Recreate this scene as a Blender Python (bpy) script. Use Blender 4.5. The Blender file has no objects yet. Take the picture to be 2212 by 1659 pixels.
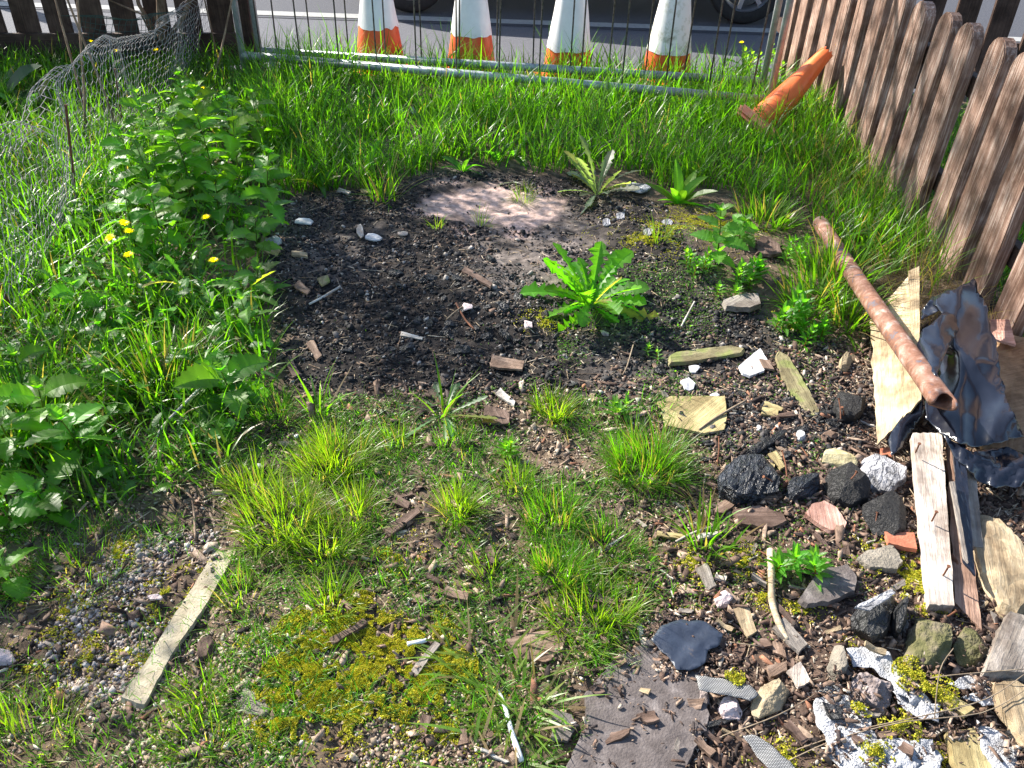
import bpy, bmesh, math, random
import numpy as np
from mathutils import Vector, Matrix, noise, geometry
random.seed(7); RS = np.random.RandomState(11)
S = bpy.context.scene
COL = S.collection
# ------------------------------------------------------------------ camera
FPX = 1789.0; TH = math.radians(36); PH = math.radians(2)
CAM = np.array([0, 0, 1.55])
F_ = np.array([0, math.cos(TH), -math.sin(TH)])
R0 = np.array([1.0, 0, 0]); U0 = np.array([0, math.sin(TH), math.cos(TH)])
R_ = R0*math.cos(PH)+U0*math.sin(PH); U_ = U0*math.cos(PH)-R0*math.sin(PH)
cam = bpy.data.cameras.new("camera"); co = bpy.data.objects.new("camera", cam); COL.objects.link(co)
cam.sensor_width = 36; cam.lens = 36*FPX/2212; cam.clip_start = .05; cam.clip_end = 500
co.matrix_world = Matrix(((R_[0], U_[0], -F_[0], 0), (R_[1], U_[1], -F_[1], 0), (R_[2], U_[2], -F_[2], 1.55), (0, 0, 0, 1)))
S.camera = co
# ------------------------------------------------------------------ light
SUN = Vector((-.80, .60, .66)).normalized()
EL = math.asin(SUN.z); AZ = math.atan2(SUN.x, SUN.y)
w = bpy.data.worlds.new("World"); S.world = w; w.use_nodes = True
nt = w.node_tree; sky = nt.nodes.new('ShaderNodeTexSky'); sky.sky_type = 'NISHITA'; sky.sun_disc = False
sky.sun_elevation = EL; sky.sun_rotation = AZ
nt.nodes['Background'].inputs['Strength'].default_value = .105
nt.links.new(sky.outputs[0], nt.nodes['Background'].inputs[0])
sl = bpy.data.lights.new("sun", 'SUN'); sl.energy = 5.0; sl.angle = math.radians(.5); sl.color = (1, .94, .84)
so = bpy.data.objects.new("sun", sl); COL.objects.link(so)
so.rotation_euler = SUN.to_track_quat('Z', 'Y').to_euler()
S.view_settings.view_transform = 'Standard'; S.view_settings.look = 'None'
S.view_settings.exposure = 1.4; S.view_settings.gamma = 1

# ------------------------------------------------------------------ pixel -> world helpers (photo at 2212 x 1659)
def ray(x, y): return F_*FPX+R_*(x-1106)-U_*(y-829.5)
def P(x, y, z=0):
    d = ray(x, y); return CAM+d*((z-CAM[2])/d[2])
def PY(x, y, Y):
    d = ray(x, y); return CAM+d*(Y/d[1])
def PX(x, y, X):
    d = ray(x, y); return CAM+d*(X/d[0])
def PR(p):
    v = p-CAM; z = v@F_; return 1106+FPX*(v@R_)/z, 829.5-FPX*(v@U_)/z
def vnoise(x, y, s=0):
    xi = np.floor(x).astype(np.int64); yi = np.floor(y).astype(np.int64); fx = x-xi; fy = y-yi
    fx = fx*fx*(3-2*fx); fy = fy*fy*(3-2*fy)
    def h(a, b):
        n = (a*374761393+b*668265263+s*974634777) & 0xffffffff
        n = ((n ^ (n >> 13))*1274126177) & 0xffffffff
        return ((n ^ (n >> 16)) & 0xffff)/65535.0
    a = h(xi, yi); b = h(xi+1, yi); c = h(xi, yi+1); d = h(xi+1, yi+1)
    return (a+(b-a)*fx)*(1-fy)+(c+(d-c)*fx)*fy
def fbm(x, y, s=0, o=3):
    r = 0; a = .5
    for i in range(o): r = r+a*(vnoise(x*2**i, y*2**i, s+i*7)-.5); a *= .5
    return r
HEAPS = [(P(1010, 640), .24, .065), (P(1140, 700), .2, .03), (P(1480, 560), .4, .05), (P(1650, 950), .35, .02),
         (P(1900, 1290), .3, .03), (P(560, 1380), .12, .015), (P(850, 1250), .3, .015)]
def H(x, y):
    x = np.asarray(x, float); y = np.asarray(y, float)
    h = .05*fbm(x*1.3+9, y*1.3+3, 1)+.03*fbm(x*6, y*6, 5)+.012*fbm(x*25, y*25, 9)
    for c, r, a in HEAPS: h = h+a*np.exp(-((x-c[0])**2+(y-c[1])**2)/(r*r))
    k = np.clip((5.35-y)/.5, 0, 1)
    return h*k
def Hs(x, y): return float(H(x, y))
def G(x, y, dz=0.0):
    p = P(x, y, dz)
    for i in range(4): p = P(x, y, Hs(p[0], p[1])+dz)
    return p
def inpoly(px, py, poly):
    r = np.zeros(px.shape, bool); n = len(poly)
    for i in range(n):
        x1, y1 = poly[i]; x2, y2 = poly[(i+1) % n]
        c = ((y1 > py) != (y2 > py)) & (px < (x2-x1)*(py-y1)/((y2-y1)+1e-9)+x1); r ^= c
    return r
def proj(X, Y, Z):
    v = np.stack([X, Y, Z-CAM[2]], -1); z = v@F_
    z = np.where(z > .05, z, .05)
    return 1106+FPX*(v@R_)/z, 829.5-FPX*(v@U_)/z

# ------------------------------------------------------------------ materials
def newmat(name):
    m = bpy.data.materials.new(name); m.use_nodes = True; nt = m.node_tree
    return m, nt, nt.nodes['Principled BSDF']
def N(nt, t, **k):
    n = nt.nodes.new(t)
    for a, b in k.items():
        if a in n.inputs: n.inputs[a].default_value = b
        else: setattr(n, a, b)
    return n
def ramp(nt, stops):
    r = nt.nodes.new('ShaderNodeValToRGB'); e = r.color_ramp.elements
    while len(e) < len(stops): e.new(.5)
    for i, (p, c) in enumerate(stops): e[i].position = p; e[i].color = (*c, 1)
    return r
def coords(nt, scale=(1, 1, 1)):
    tc = nt.nodes.new('ShaderNodeTexCoord'); mp = nt.nodes.new('ShaderNodeMapping'); mp.inputs['Scale'].default_value = scale
    nt.links.new(tc.outputs['Object'], mp.inputs[0]); return mp.outputs[0]
def bump(nt, b, h, strength=.5, dist=.005):
    bn = N(nt, 'ShaderNodeBump', Strength=strength, Distance=dist); nt.links.new(h, bn.inputs['Height']); nt.links.new(bn.outputs[0], b.inputs['Normal']); return bn
def noisemat(name, stops, scale=8, stretch=(1, 1, 1), rough=.8, bstr=.5, bdist=.004, detail=8, fine=0, metal=0, spec=.3, coat=0, dist=0):
    m, nt, b = newmat(name); c = coords(nt, stretch)
    n = N(nt, 'ShaderNodeTexNoise', Scale=scale, Detail=detail, Roughness=.65, Distortion=dist); nt.links.new(c, n.inputs['Vector'])
    r = ramp(nt, stops); nt.links.new(n.outputs[0], r.inputs[0]); nt.links.new(r.outputs[0], b.inputs['Base Color'])
    b.inputs['Roughness'].default_value = rough; b.inputs['Metallic'].default_value = metal
    b.inputs['Specular IOR Level'].default_value = spec; b.inputs['Coat Weight'].default_value = coat
    h = n.outputs[0]
    if fine:
        n2 = N(nt, 'ShaderNodeTexNoise', Scale=fine, Detail=4); nt.links.new(c, n2.inputs['Vector'])
        ad = N(nt, 'ShaderNodeMath', operation='ADD'); nt.links.new(n.outputs[0], ad.inputs[0]); nt.links.new(n2.outputs[0], ad.inputs[1]); h = ad.outputs[0]
    if bstr: bump(nt, b, h, bstr, bdist)
    return m
def colmat(name, rough=.8, trans=0, bstr=0, bscale=300, spec=.3, tgain=1.6, ns=0, coat=0):
    m, nt, b = newmat(name); a = N(nt, 'ShaderNodeAttribute', attribute_name='col'); src = a.outputs['Color']
    if ns:
        tn = N(nt, 'ShaderNodeTexNoise', Scale=ns, Detail=5); nt.links.new(coords(nt), tn.inputs['Vector'])
        r = ramp(nt, [(.3, (.5, .5, .5)), (.7, (1.4, 1.4, 1.4))]); nt.links.new(tn.outputs[0], r.inputs[0])
        mx = N(nt, 'ShaderNodeMix', data_type='RGBA', blend_type='MULTIPLY'); mx.inputs[0].default_value = 1
        nt.links.new(src, mx.inputs[6]); nt.links.new(r.outputs[0], mx.inputs[7]); src = mx.outputs[2]
    nt.links.new(src, b.inputs['Base Color']); b.inputs['Roughness'].default_value = rough; b.inputs['Specular IOR Level'].default_value = spec
    b.inputs['Coat Weight'].default_value = coat
    if bstr:
        n = N(nt, 'ShaderNodeTexNoise', Scale=bscale, Detail=6, Roughness=.7); nt.links.new(coords(nt), n.inputs['Vector']); bump(nt, b, n.outputs[0], bstr, .004)
    if trans:
        t = nt.nodes.new('ShaderNodeBsdfTranslucent'); g = N(nt, 'ShaderNodeMix', data_type='RGBA', blend_type='MULTIPLY'); g.inputs[0].default_value = 1
        g.inputs[7].default_value = (tgain*1.15, tgain*1.3, tgain*.25, 1)
        nt.links.new(src, g.inputs[6]); nt.links.new(g.outputs[2], t.inputs[0])
        ms = N(nt, 'ShaderNodeMixShader', Fac=trans); nt.links.new(b.outputs[0], ms.inputs[1]); nt.links.new(t.outputs[0], ms.inputs[2])
        nt.links.new(ms.outputs[0], nt.nodes['Material Output'].inputs[0])
    return m
def woodmat(name, c1, c2, c3, axis='X', rough=.75, moss=None):
    st = {'X': (1.5, 34, 34), 'Z': (34, 34, 1.5), 'Y': (34, 1.5, 34)}[axis]
    m, nt, b = newmat(name); c = coords(nt, st); c2_ = coords(nt)
    n = N(nt, 'ShaderNodeTexNoise', Scale=3, Detail=10, Roughness=.7, Distortion=.6); nt.links.new(c, n.inputs['Vector'])
    r = ramp(nt, [(.28, c1), (.5, c2), (.74, c3)]); nt.links.new(n.outputs[0], r.inputs[0])
    big = N(nt, 'ShaderNodeTexNoise', Scale=7, Detail=6, Roughness=.6); nt.links.new(c2_, big.inputs['Vector'])
    rb = ramp(nt, [(.36, (.45, .4, .37)), (.6, (1.2, 1.2, 1.2))]); nt.links.new(big.outputs[0], rb.inputs[0])
    mx = N(nt, 'ShaderNodeMix', data_type='RGBA', blend_type='MULTIPLY'); mx.inputs[0].default_value = 1
    nt.links.new(r.outputs[0], mx.inputs[6]); nt.links.new(rb.outputs[0], mx.inputs[7]); src = mx.outputs[2]
    if moss:
        n3 = N(nt, 'ShaderNodeTexNoise', Scale=14, Detail=7); nt.links.new(c2_, n3.inputs['Vector'])
        r3 = ramp(nt, [(.5, (0, 0, 0)), (.62, (1, 1, 1))]); nt.links.new(n3.outputs[0], r3.inputs[0])
        m3 = N(nt, 'ShaderNodeMix', data_type='RGBA'); nt.links.new(r3.outputs[0], m3.inputs[0]); nt.links.new(src, m3.inputs[6]); m3.inputs[7].default_value = (*moss, 1); src = m3.outputs[2]
    nt.links.new(src, b.inputs['Base Color']); b.inputs['Roughness'].default_value = rough; b.inputs['Specular IOR Level'].default_value = .25
    bump(nt, b, n.outputs[0], 1, .005); return m
def charmat(name, dark=(.012, .012, .013), ash=(.05, .05, .055), k=14, stretch=(1, 2.2, 1.6), rough=.45, astart=.62):
    m, nt, b = newmat(name); c = coords(nt, stretch)
    dn = N(nt, 'ShaderNodeTexNoise', Scale=22, Detail=6); nt.links.new(c, dn.inputs['Vector'])
    vm = N(nt, 'ShaderNodeVectorMath', operation='MULTIPLY_ADD'); nt.links.new(dn.outputs['Color'], vm.inputs[0]); vm.inputs[1].default_value = (.09, .09, .09); nt.links.new(c, vm.inputs[2])
    v = N(nt, 'ShaderNodeTexVoronoi', feature='DISTANCE_TO_EDGE', Scale=k*1.6); nt.links.new(vm.outputs[0], v.inputs['Vector'])
    nz = N(nt, 'ShaderNodeTexNoise', Scale=60, Detail=8); nt.links.new(c, nz.inputs['Vector'])
    nn = N(nt, 'ShaderNodeTexNoise', Scale=9, Detail=7); nt.links.new(c, nn.inputs['Vector'])
    r = ramp(nt, [(astart-.14, dark), (astart+.1, ash)]); nt.links.new(nn.outputs[0], r.inputs[0]); nt.links.new(r.outputs[0], b.inputs['Base Color'])
    rr = ramp(nt, [(0, (0, 0, 0)), (.12, (1, 1, 1))]); nt.links.new(v.outputs[0], rr.inputs[0])
    ad = N(nt, 'ShaderNodeMath', operation='MULTIPLY_ADD'); nt.links.new(nz.outputs[0], ad.inputs[0]); ad.inputs[1].default_value = 1.6; nt.links.new(rr.outputs[0], ad.inputs[2])
    bump(nt, b, ad.outputs[0], 1, .006); b.inputs['Roughness'].default_value = rough; return m
def weavemat(name, base, gap, k=620, rough=.7):
    m, nt, b = newmat(name); c = coords(nt)
    br = nt.nodes.new('ShaderNodeTexBrick'); br.inputs['Scale'].default_value = k/4; br.inputs['Color1'].default_value = (*base, 1); br.inputs['Color2'].default_value = (*[q*.9 for q in base], 1)
    br.inputs['Mortar'].default_value = (*gap, 1); br.inputs['Mortar Size'].default_value = .09; br.inputs['Brick Width'].default_value = .6; br.inputs['Row Height'].default_value = .35
    nt.links.new(c, br.inputs[0]); nt.links.new(br.outputs[0], b.inputs['Base Color']); b.inputs['Roughness'].default_value = rough
    n = N(nt, 'ShaderNodeTexNoise', Scale=40, Detail=4); nt.links.new(c, n.inputs['Vector']); bump(nt, b, n.outputs[0], .4, .006); return m
M = {}
M['leaf'] = colmat('leaf_green', .42, .55, spec=.4, tgain=2.6)
M['grass'] = colmat('grass_green', .38, .56, spec=.5, tgain=2.1)
M['grain'] = colmat('litter', .75, 0, .5, 250, ns=90)
M['moss'] = colmat('moss_green', .9, .25, tgain=1.3)
M['soil'] = colmat('soil', .95, 0, 1.0, 110, spec=.15, ns=35)
M['twig'] = noisemat('dry_twig', [(.3, (.13, .09, .06)), (.7, (.34, .27, .19))], 30, (1, 1, 1), .8)
M['palewood'] = woodmat('bleached_stick', (.32, .3, .26), (.55, .52, .47), (.7, .67, .62))
M['stickwood'] = woodmat('peeled_stick_wood', (.3, .22, .13), (.5, .4, .27), (.62, .53, .4))
M['asphalt'] = noisemat('asphalt', [(.3, (.06, .062, .075)), (.55, (.12, .122, .14)), (.75, (.27, .27, .28))], 140, rough=.85, bstr=.7, bdist=.006, detail=4, fine=30)
M['road'] = noisemat('road_asphalt', [(.3, (.04, .042, .052)), (.55, (.072, .074, .09)), (.75, (.16, .16, .17))], 120, rough=.85, bstr=.6, bdist=.005, detail=4, fine=30)
M['kerb'] = noisemat('kerb_stone', [(.3, (.24, .24, .24)), (.7, (.38, .38, .37))], 30, rough=.85)
M['galv'] = noisemat('galvanised_steel', [(.35, (.3, .32, .35)), (.65, (.5, .53, .56))], 30, rough=.42, metal=.35, bstr=.15)
M['wire'] = noisemat('dark_mesh_wire', [(.35, (.07, .06, .06)), (.65, (.22, .2, .2))], 60, rough=.5, metal=.5, bstr=.1)
M['hex'] = noisemat('hex_netting_wire', [(.3, (.24, .21, .2)), (.7, (.46, .42, .41))], 60, rough=.75, metal=0, bstr=0)
M['greennet'] = noisemat('green_netting', [(.3, (.02, .045, .04)), (.7, (.04, .08, .07))], 60, rough=.6, bstr=0)
M['rust'] = noisemat('rusty_steel', [(.3, (.07, .03, .02)), (.7, (.22, .09, .045))], 60, rough=.85)
M['nail'] = M['rust']
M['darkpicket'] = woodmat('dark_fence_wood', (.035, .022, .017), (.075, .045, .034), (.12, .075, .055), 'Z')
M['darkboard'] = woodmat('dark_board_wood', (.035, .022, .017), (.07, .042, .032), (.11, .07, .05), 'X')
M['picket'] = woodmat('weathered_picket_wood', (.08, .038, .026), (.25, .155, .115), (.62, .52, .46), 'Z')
M['trunk'] = woodmat('shrub_bark', (.12, .08, .055), (.26, .18, .125), (.38, .28, .2), 'Z')
M['orange'] = noisemat('orange_cone_plastic', [(.3, (.6, .07, .015)), (.7, (.75, .13, .03))], 14, rough=.45, bstr=.1, bdist=.003, spec=.5)
M['orangefade'] = noisemat('sun_faded_orange_plastic', [(.3, (.85, .14, .03)), (.7, (.95, .25, .07))], 9, rough=.38, bstr=.2, bdist=.004, spec=.5)
M['pinkplastic'] = noisemat('bleached_pink_plastic', [(.3, (.75, .16, .06)), (.65, (.8, .4, .28))], 14, rough=.6, bstr=.3)
M['sleeve'] = noisemat('white_reflective_sleeve', [(.28, (.5, .49, .46)), (.4, (.76, .76, .76)), (.7, (.86, .86, .86))], 9, rough=.4, bstr=.25, bdist=.004)
M['dirtysleeve'] = noisemat('mouldy_white_sleeve', [(.3, (.2, .2, .12)), (.4, (.58, .58, .5)), (.52, (.82, .82, .8))], 15, rough=.5, bstr=.4, bdist=.004)
M['tyre'] = noisemat('tyre_rubber', [(.3, (.02, .02, .02)), (.7, (.035, .035, .035))], 40, rough=.7, bstr=.2)
M['alloy'] = noisemat('alloy_metal', [(.3, (.5, .5, .53)), (.7, (.6, .6, .63))], 20, rough=.3, metal=.8, bstr=0)
M['carpaint'] = noisemat('dark_car_paint', [(.3, (.02, .022, .028)), (.7, (.025, .027, .035))], 5, rough=.25, coat=1, bstr=0)
M['carglass'] = noisemat('car_glass', [(.3, (.01, .012, .014)), (.7, (.015, .017, .02))], 5, rough=.08, bstr=0, spec=.8)
M['lamp'] = noisemat('lamp_lens', [(.3, (.6, .6, .6)), (.7, (.75, .75, .75))], 5, rough=.15, bstr=0)
M['redlamp'] = noisemat('red_lamp_lens', [(.3, (.3, .01, .01)), (.7, (.4, .02, .02))], 5, rough=.15, bstr=0)
M['pipe'] = noisemat('rusted_pipe_steel', [(.34, (.09, .1, .13)), (.43, (.17, .075, .045)), (.55, (.26, .14, .1)), (.7, (.42, .33, .29))], 22, (1, 1, 1), .6, .6, .003, fine=90, dist=.4)
M['plastic'] = noisemat('black_plastic_sheet', [(.3, (.008, .009, .015)), (.7, (.014, .017, .028))], 7, rough=.2, bstr=.2, bdist=.006, spec=.7, detail=2, dist=.2)
M['tarp'] = noisemat('blue_black_plastic', [(.35, (.014, .02, .036)), (.6, (.03, .04, .065)), (.7, (.1, .08, .07))], 16, rough=.42, bstr=.5, bdist=.006, spec=.6)
M['ply'] = woodmat('beige_plywood', (.33, .25, .14), (.48, .38, .24), (.58, .48, .33), 'X')
M['plywarm'] = woodmat('tan_board', (.2, .12, .06), (.33, .21, .12), (.42, .29, .18), 'X')
M['plank'] = woodmat('pale_weathered_plank', (.3, .24, .2), (.55, .48, .42), (.72, .66, .6), 'X')
M['plankside'] = woodmat('brown_plank_wood', (.16, .09, .06), (.3, .19, .14), (.42, .29, .22), 'X')
M['greyplank'] = woodmat('grey_plank_wood', (.14, .12, .11), (.26, .23, .2), (.38, .34, .31), 'X')
M['logwood'] = woodmat('split_log_wood', (.2, .14, .08), (.38, .3, .19), (.52, .43, .3), 'X')
M['mossywood'] = woodmat('lichen_covered_wood', (.12, .1, .05), (.27, .24, .13), (.38, .34, .2), 'X', moss=(.2, .22, .07))
M['olivewood'] = woodmat('olive_wood', (.22, .18, .08), (.4, .33, .16), (.5, .42, .22), 'X')
M['bark'] = woodmat('bark', (.05, .03, .022), (.13, .085, .065), (.24, .17, .14), 'X')
M['chip'] = woodmat('brown_chip_wood', (.1, .065, .045), (.22, .15, .11), (.36, .27, .21), 'X')
M['strip'] = noisemat('lichen_grey_strip', [(.3, (.2, .165, .11)), (.5, (.36, .31, .22)), (.7, (.47, .42, .32))], 22, rough=.9, bstr=.6, bdist=.003, fine=160)
M['char'] = charmat('charred_wood')
M['charblue'] = charmat('charred_wood_sheen', (.014, .017, .024), (.035, .04, .055), 10, (1, 3, 2), .38)
M['charrough'] = charmat('crumbly_char', (.013, .012, .012), (.07, .055, .045), 60, (1, 1, 1), .7, .66)
M['ashwood'] = charmat('ash_white_char', (.12, .12, .13), (.5, .5, .53), 12, (1, 2, 1.5), .7, .5)
M['stone'] = noisemat('sandstone', [(.3, (.2, .15, .09)), (.55, (.36, .29, .19)), (.75, (.5, .42, .3))], 18, rough=.9, bstr=.8, bdist=.006, fine=150)
M['greystone'] = noisemat('grey_stone', [(.3, (.14, .125, .1)), (.55, (.24, .21, .17)), (.75, (.36, .33, .27))], 18, rough=.9, bstr=.8, bdist=.006, fine=150)
M['mossstone'] = noisemat('mossy_stone', [(.3, (.05, .055, .02)), (.45, (.11, .105, .045)), (.6, (.17, .14, .1)), (.75, (.3, .26, .2))], 13, rough=.95, bstr=.9, bdist=.008, fine=120)
M['slag'] = noisemat('pumice_like_slag', [(.3, (.12, .09, .08)), (.55, (.3, .25, .24)), (.75, (.48, .43, .43))], 30, rough=.95, bstr=1, bdist=.012, fine=80)
M['pinkstone'] = noisemat('pinkish_white_stone', [(.3, (.38, .28, .27)), (.7, (.72, .62, .62))], 30, rough=.9, bstr=1, bdist=.008, fine=80)
M['slate'] = noisemat('dirty_slate', [(.3, (.06, .048, .045)), (.55, (.125, .105, .1)), (.75, (.24, .21, .2))], 22, rough=.75, bstr=.5, bdist=.004, fine=200)
M['brick'] = noisemat('red_brick_clay', [(.3, (.28, .085, .045)), (.7, (.5, .2, .12))], 20, rough=.85, fine=150)
M['redwood'] = woodmat('pinkish_red_slab', (.33, .15, .11), (.5, .29, .23), (.62, .42, .36), 'X')
M['yellowblock'] = noisemat('yellow_lichen_block', [(.3, (.3, .24, .1)), (.55, (.48, .42, .25)), (.75, (.6, .54, .38))], 22, rough=.9, bstr=.6, fine=120)
M['white'] = noisemat('white_plaster', [(.3, (.34, .33, .32)), (.6, (.58, .58, .6))], 20, rough=.7, bstr=.4)
M['whitetube'] = noisemat('white_plastic_tube', [(.3, (.6, .62, .66)), (.7, (.8, .8, .82))], 20, rough=.35, bstr=.1)
M['fabric'] = noisemat('white_nonwoven_fabric', [(.3, (.2, .18, .16)), (.43, (.4, .4, .41)), (.7, (.52, .53, .57))], 18, rough=.85, bstr=1, bdist=.008, fine=220)
M['weave'] = weavemat('woven_white_ribbon', (.4, .4, .4), (.03, .03, .03), 480)

# ------------------------------------------------------------------ mesh builder
def tag(o, label=None, cat=None, group=None, kind=None):
    for k, v in (('label', label), ('category', cat), ('group', group), ('kind', kind)):
        if v: o[k] = v
    return o
def empty(name, loc, label, cat, group=None):
    o = bpy.data.objects.new(name, None); COL.objects.link(o); o.location = loc; o.empty_display_size = .05
    return tag(o, label, cat, group)
def mkobj(name, V, Fq, mat, parent=None, col=None, loc=None, smooth=False, rotz=0, tri=None):
    """V (n,3) world coords; Fq faces array (m,4) / list; col (n,3)"""
    V = np.asarray(V, float)
    if loc is None:
        loc = (V.min(0)+V.max(0))/2; loc[2] = V[:, 2].min()
    loc = np.asarray(loc, float)
    L = V-loc
    if rotz:
        c, s = math.cos(-rotz), math.sin(-rotz); L = np.stack([L[:, 0]*c-L[:, 1]*s, L[:, 0]*s+L[:, 1]*c, L[:, 2]], 1)
    me = bpy.data.meshes.new(name)
    if isinstance(Fq, np.ndarray):
        m, k = Fq.shape; me.vertices.add(len(L)); me.vertices.foreach_set('co', L.astype(np.float32).ravel())
        me.loops.add(m*k); me.loops.foreach_set('vertex_index', Fq.astype(np.int32).ravel())
        me.polygons.add(m); me.polygons.foreach_set('loop_start', np.arange(0, m*k, k, dtype=np.int32)); me.polygons.foreach_set('loop_total', np.full(m, k, np.int32))
        me.update(calc_edges=True)
    else: me.from_pydata([tuple(v) for v in L], [], [tuple(f) for f in Fq])
    if smooth: me.polygons.foreach_set('use_smooth', np.ones(len(me.polygons), bool))
    if col is not None:
        a = me.attributes.new('col', 'FLOAT_COLOR', 'POINT'); c = np.ones((len(L), 4), np.float32); c[:, :3] = col; a.data.foreach_set('color', c.ravel())
    me.materials.append(mat)
    o = bpy.data.objects.new(name, me); COL.objects.link(o)
    if parent: o.parent = parent; o.location = Vector(loc)-parent.location
    else: o.location = loc
    if rotz: o.rotation_euler = (0, 0, rotz)
    return o
class MB:
    def __init__(s): s.v = []; s.f = []; s.c = []
    def add(s, V, Fc, c=(.5, .5, .5)):
        b = len(s.v); s.v += [tuple(v) for v in V]; s.f += [tuple(i+b for i in f) for f in Fc]
        s.c += [tuple(c)]*len(V) if not isinstance(c, list) else c
    def tube(s, pts, r, n=6, c=(.5, .5, .5), cap=True):
        pts = [Vector(p) for p in pts]; V = []; Fc = []; m = len(pts)
        if not hasattr(r, '__len__'): r = [r]*m
        up = None
        for i, p in enumerate(pts):
            t = (pts[min(i+1, m-1)]-pts[max(i-1, 0)]).normalized()
            if up is None: up = t.orthogonal().normalized()
            up = (up-t*up.dot(t)).normalized(); sd = t.cross(up)
            for k in range(n):
                a = 2*math.pi*k/n; V.append(p+(up*math.cos(a)+sd*math.sin(a))*r[i])
        for i in range(m-1):
            for k in range(n): Fc.append((i*n+k, i*n+(k+1) % n, (i+1)*n+(k+1) % n, (i+1)*n+k))
        if cap: Fc.append(tuple(range(n-1, -1, -1))); Fc.append(tuple((m-1)*n+k for k in range(n)))
        s.add(V, Fc, c)
    def box(s, c, d, rz=0, rot=None):
        V = []; R = rot if rot else Matrix.Rotation(rz, 3, 'Z')
        for x in (-1, 1):
            for y in (-1, 1):
                for z in (-1, 1): V.append(Vector(c)+R@Vector((x*d[0]/2, y*d[1]/2, z*d[2]/2)))
        s.add(V, [(0, 1, 3, 2), (4, 6, 7, 5), (0, 4, 5, 1), (2, 3, 7, 6), (0, 2, 6, 4), (1, 5, 7, 3)])
    def build(s, name, mat, parent=None, smooth=False, col=True, loc=None):
        return mkobj(name, s.v, s.f, mat, parent, np.array(s.c) if col else None, loc, smooth)

# ------------------------------------------------------------------ zones (photo outline, resolved onto the ground)
BURNT = [(565, 480), (640, 425), (800, 415), (900, 385), (1000, 345), (1180, 380), (1300, 400), (1440, 450), (1530, 560), (1560, 640), (1650, 700), (1790, 730), (1880, 840), (1890, 960), (1800, 1000), (1560, 990), (1450, 900), (1200, 860), (850, 850), (620, 830), (590, 640)]
CLAY = [(900, 445), (950, 412), (1060, 398), (1160, 408), (1222, 440), (1205, 474), (1150, 500), (1040, 494), (960, 478)]
ASHZ = [(1010, 505), (1220, 470), (1320, 500), (1280, 560), (1180, 630), (1080, 615), (1000, 560)]
RIGHTD = [(1300, 1330), (1560, 1100), (1900, 900), (2300, 900), (2300, 1750), (1200, 1750), (1250, 1500)]
GRAV = [(240, 1180), (500, 1140), (470, 1240), (290, 1520), (150, 1500), (60, 1420)]
def zones(X, Y, jit=14):
    Z = H(X, Y); px, py = proj(X, Y, Z)
    jx = fbm(X*9, Y*9, 21)*jit*6; jy = fbm(X*9, Y*9, 33)*jit*6
    kj = np.clip(py/500, .5, 1)*1.5; px = px+jx*kj+(vnoise(X*40, Y*40, 35)-.5)*26; py = py+jy*kj+(vnoise(X*40, Y*40, 36)-.5)*26
    return dict(burnt=inpoly(px, py, BURNT), clay=inpoly(px, py, CLAY), ash=inpoly(px, py, ASHZ), right=inpoly(px, py, RIGHTD), grav=inpoly(px, py, GRAV)), px, py
# ground mesh
nx, ny = 620, 640
gx = np.linspace(-4.6, 2.9, nx); gy = np.concatenate([np.linspace(-1, 2.4, 330)[:-1], np.linspace(2.4, 5.45, ny-329)])
XX, YY = np.meshgrid(gx, gy); ZZ = H(XX, YY)
z, px, py = zones(XX, YY)
def soft(mask, k=2):
    m = mask.astype(float)
    for _ in range(k): m = (m+np.roll(m, 1, 0)+np.roll(m, -1, 0)+np.roll(m, 1, 1)+np.roll(m, -1, 1))/5
    return m[..., None]
C = np.zeros(XX.shape+(3,)); C[:] = (.12, .088, .062)
nz = fbm(XX*4, YY*4, 3)[..., None]+.5
C = C*(.7+.7*nz)
C = C*(1-soft(z['right']))+soft(z['right'])*np.array((.1, .068, .052))
bb = soft(z['burnt'], 6); C = C*(1-bb)+bb*(np.array((.034, .029, .026))+(np.clip(fbm(XX*2.5, YY*2.5, 77)[..., None]+.3*fbm(XX*16, YY*16, 78)[..., None], 0, 1))*.3*np.array((1, .85, .76)))
an = soft(z['ash'], 14)*np.clip(.45+fbm(XX*14, YY*14, 88)[..., None]*1.6, 0, 1); C = C*(1-an)+an*np.array((.27, .225, .2))
cl = soft(z['clay'], 8); spk = (fbm(XX*30, YY*30, 51)[..., None] > .3); C = C*(1-cl)+cl*np.where(spk, np.array((.09, .08, .08)), np.array((.5, .36, .31)))
ZZ = ZZ+np.where(soft(z['clay'], 8)[..., 0] > .3, -.004, (vnoise(XX*60, YY*60, 8)-.5)*.008*np.clip((5.3-YY)/.3, 0, 1))
idx = np.arange(nx*ny).reshape(len(gy), nx) if len(gy)*nx == nx*ny else np.arange(len(gy)*nx).reshape(len(gy), nx)
FQ = np.stack([idx[:-1, :-1], idx[:-1, 1:], idx[1:, 1:], idx[1:, :-1]], -1).reshape(-1, 4)
g = mkobj('ground', np.stack([XX, YY, ZZ], -1).reshape(-1, 3), FQ, M['soil'], None, C.reshape(-1, 3), loc=(0, 0, 0), smooth=True)
tag(g, 'dark bare garden soil with a burnt patch and a pale pink clay spill', 'ground', kind='structure')
def sheetq(name, x0, x1, y0, y1, zz, mat, label, cat, nxx=2):
    V = [(x0, y0, zz), (x1, y0, zz), (x1, y1, zz), (x0, y1, zz)]
    return tag(mkobj(name, V, [(0, 1, 2, 3)], mat, loc=(0, y0, zz)), label, cat, kind='structure')
far = sheetq('terrain', -200, 200, -200, 400, -.14, M['soil'], 'dark soil reaching out beyond the plot', 'ground')
a = far.data.attributes.new('col', 'FLOAT_COLOR', 'POINT'); a.data.foreach_set('color', [.07, .06, .045, 1]*4)
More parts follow.
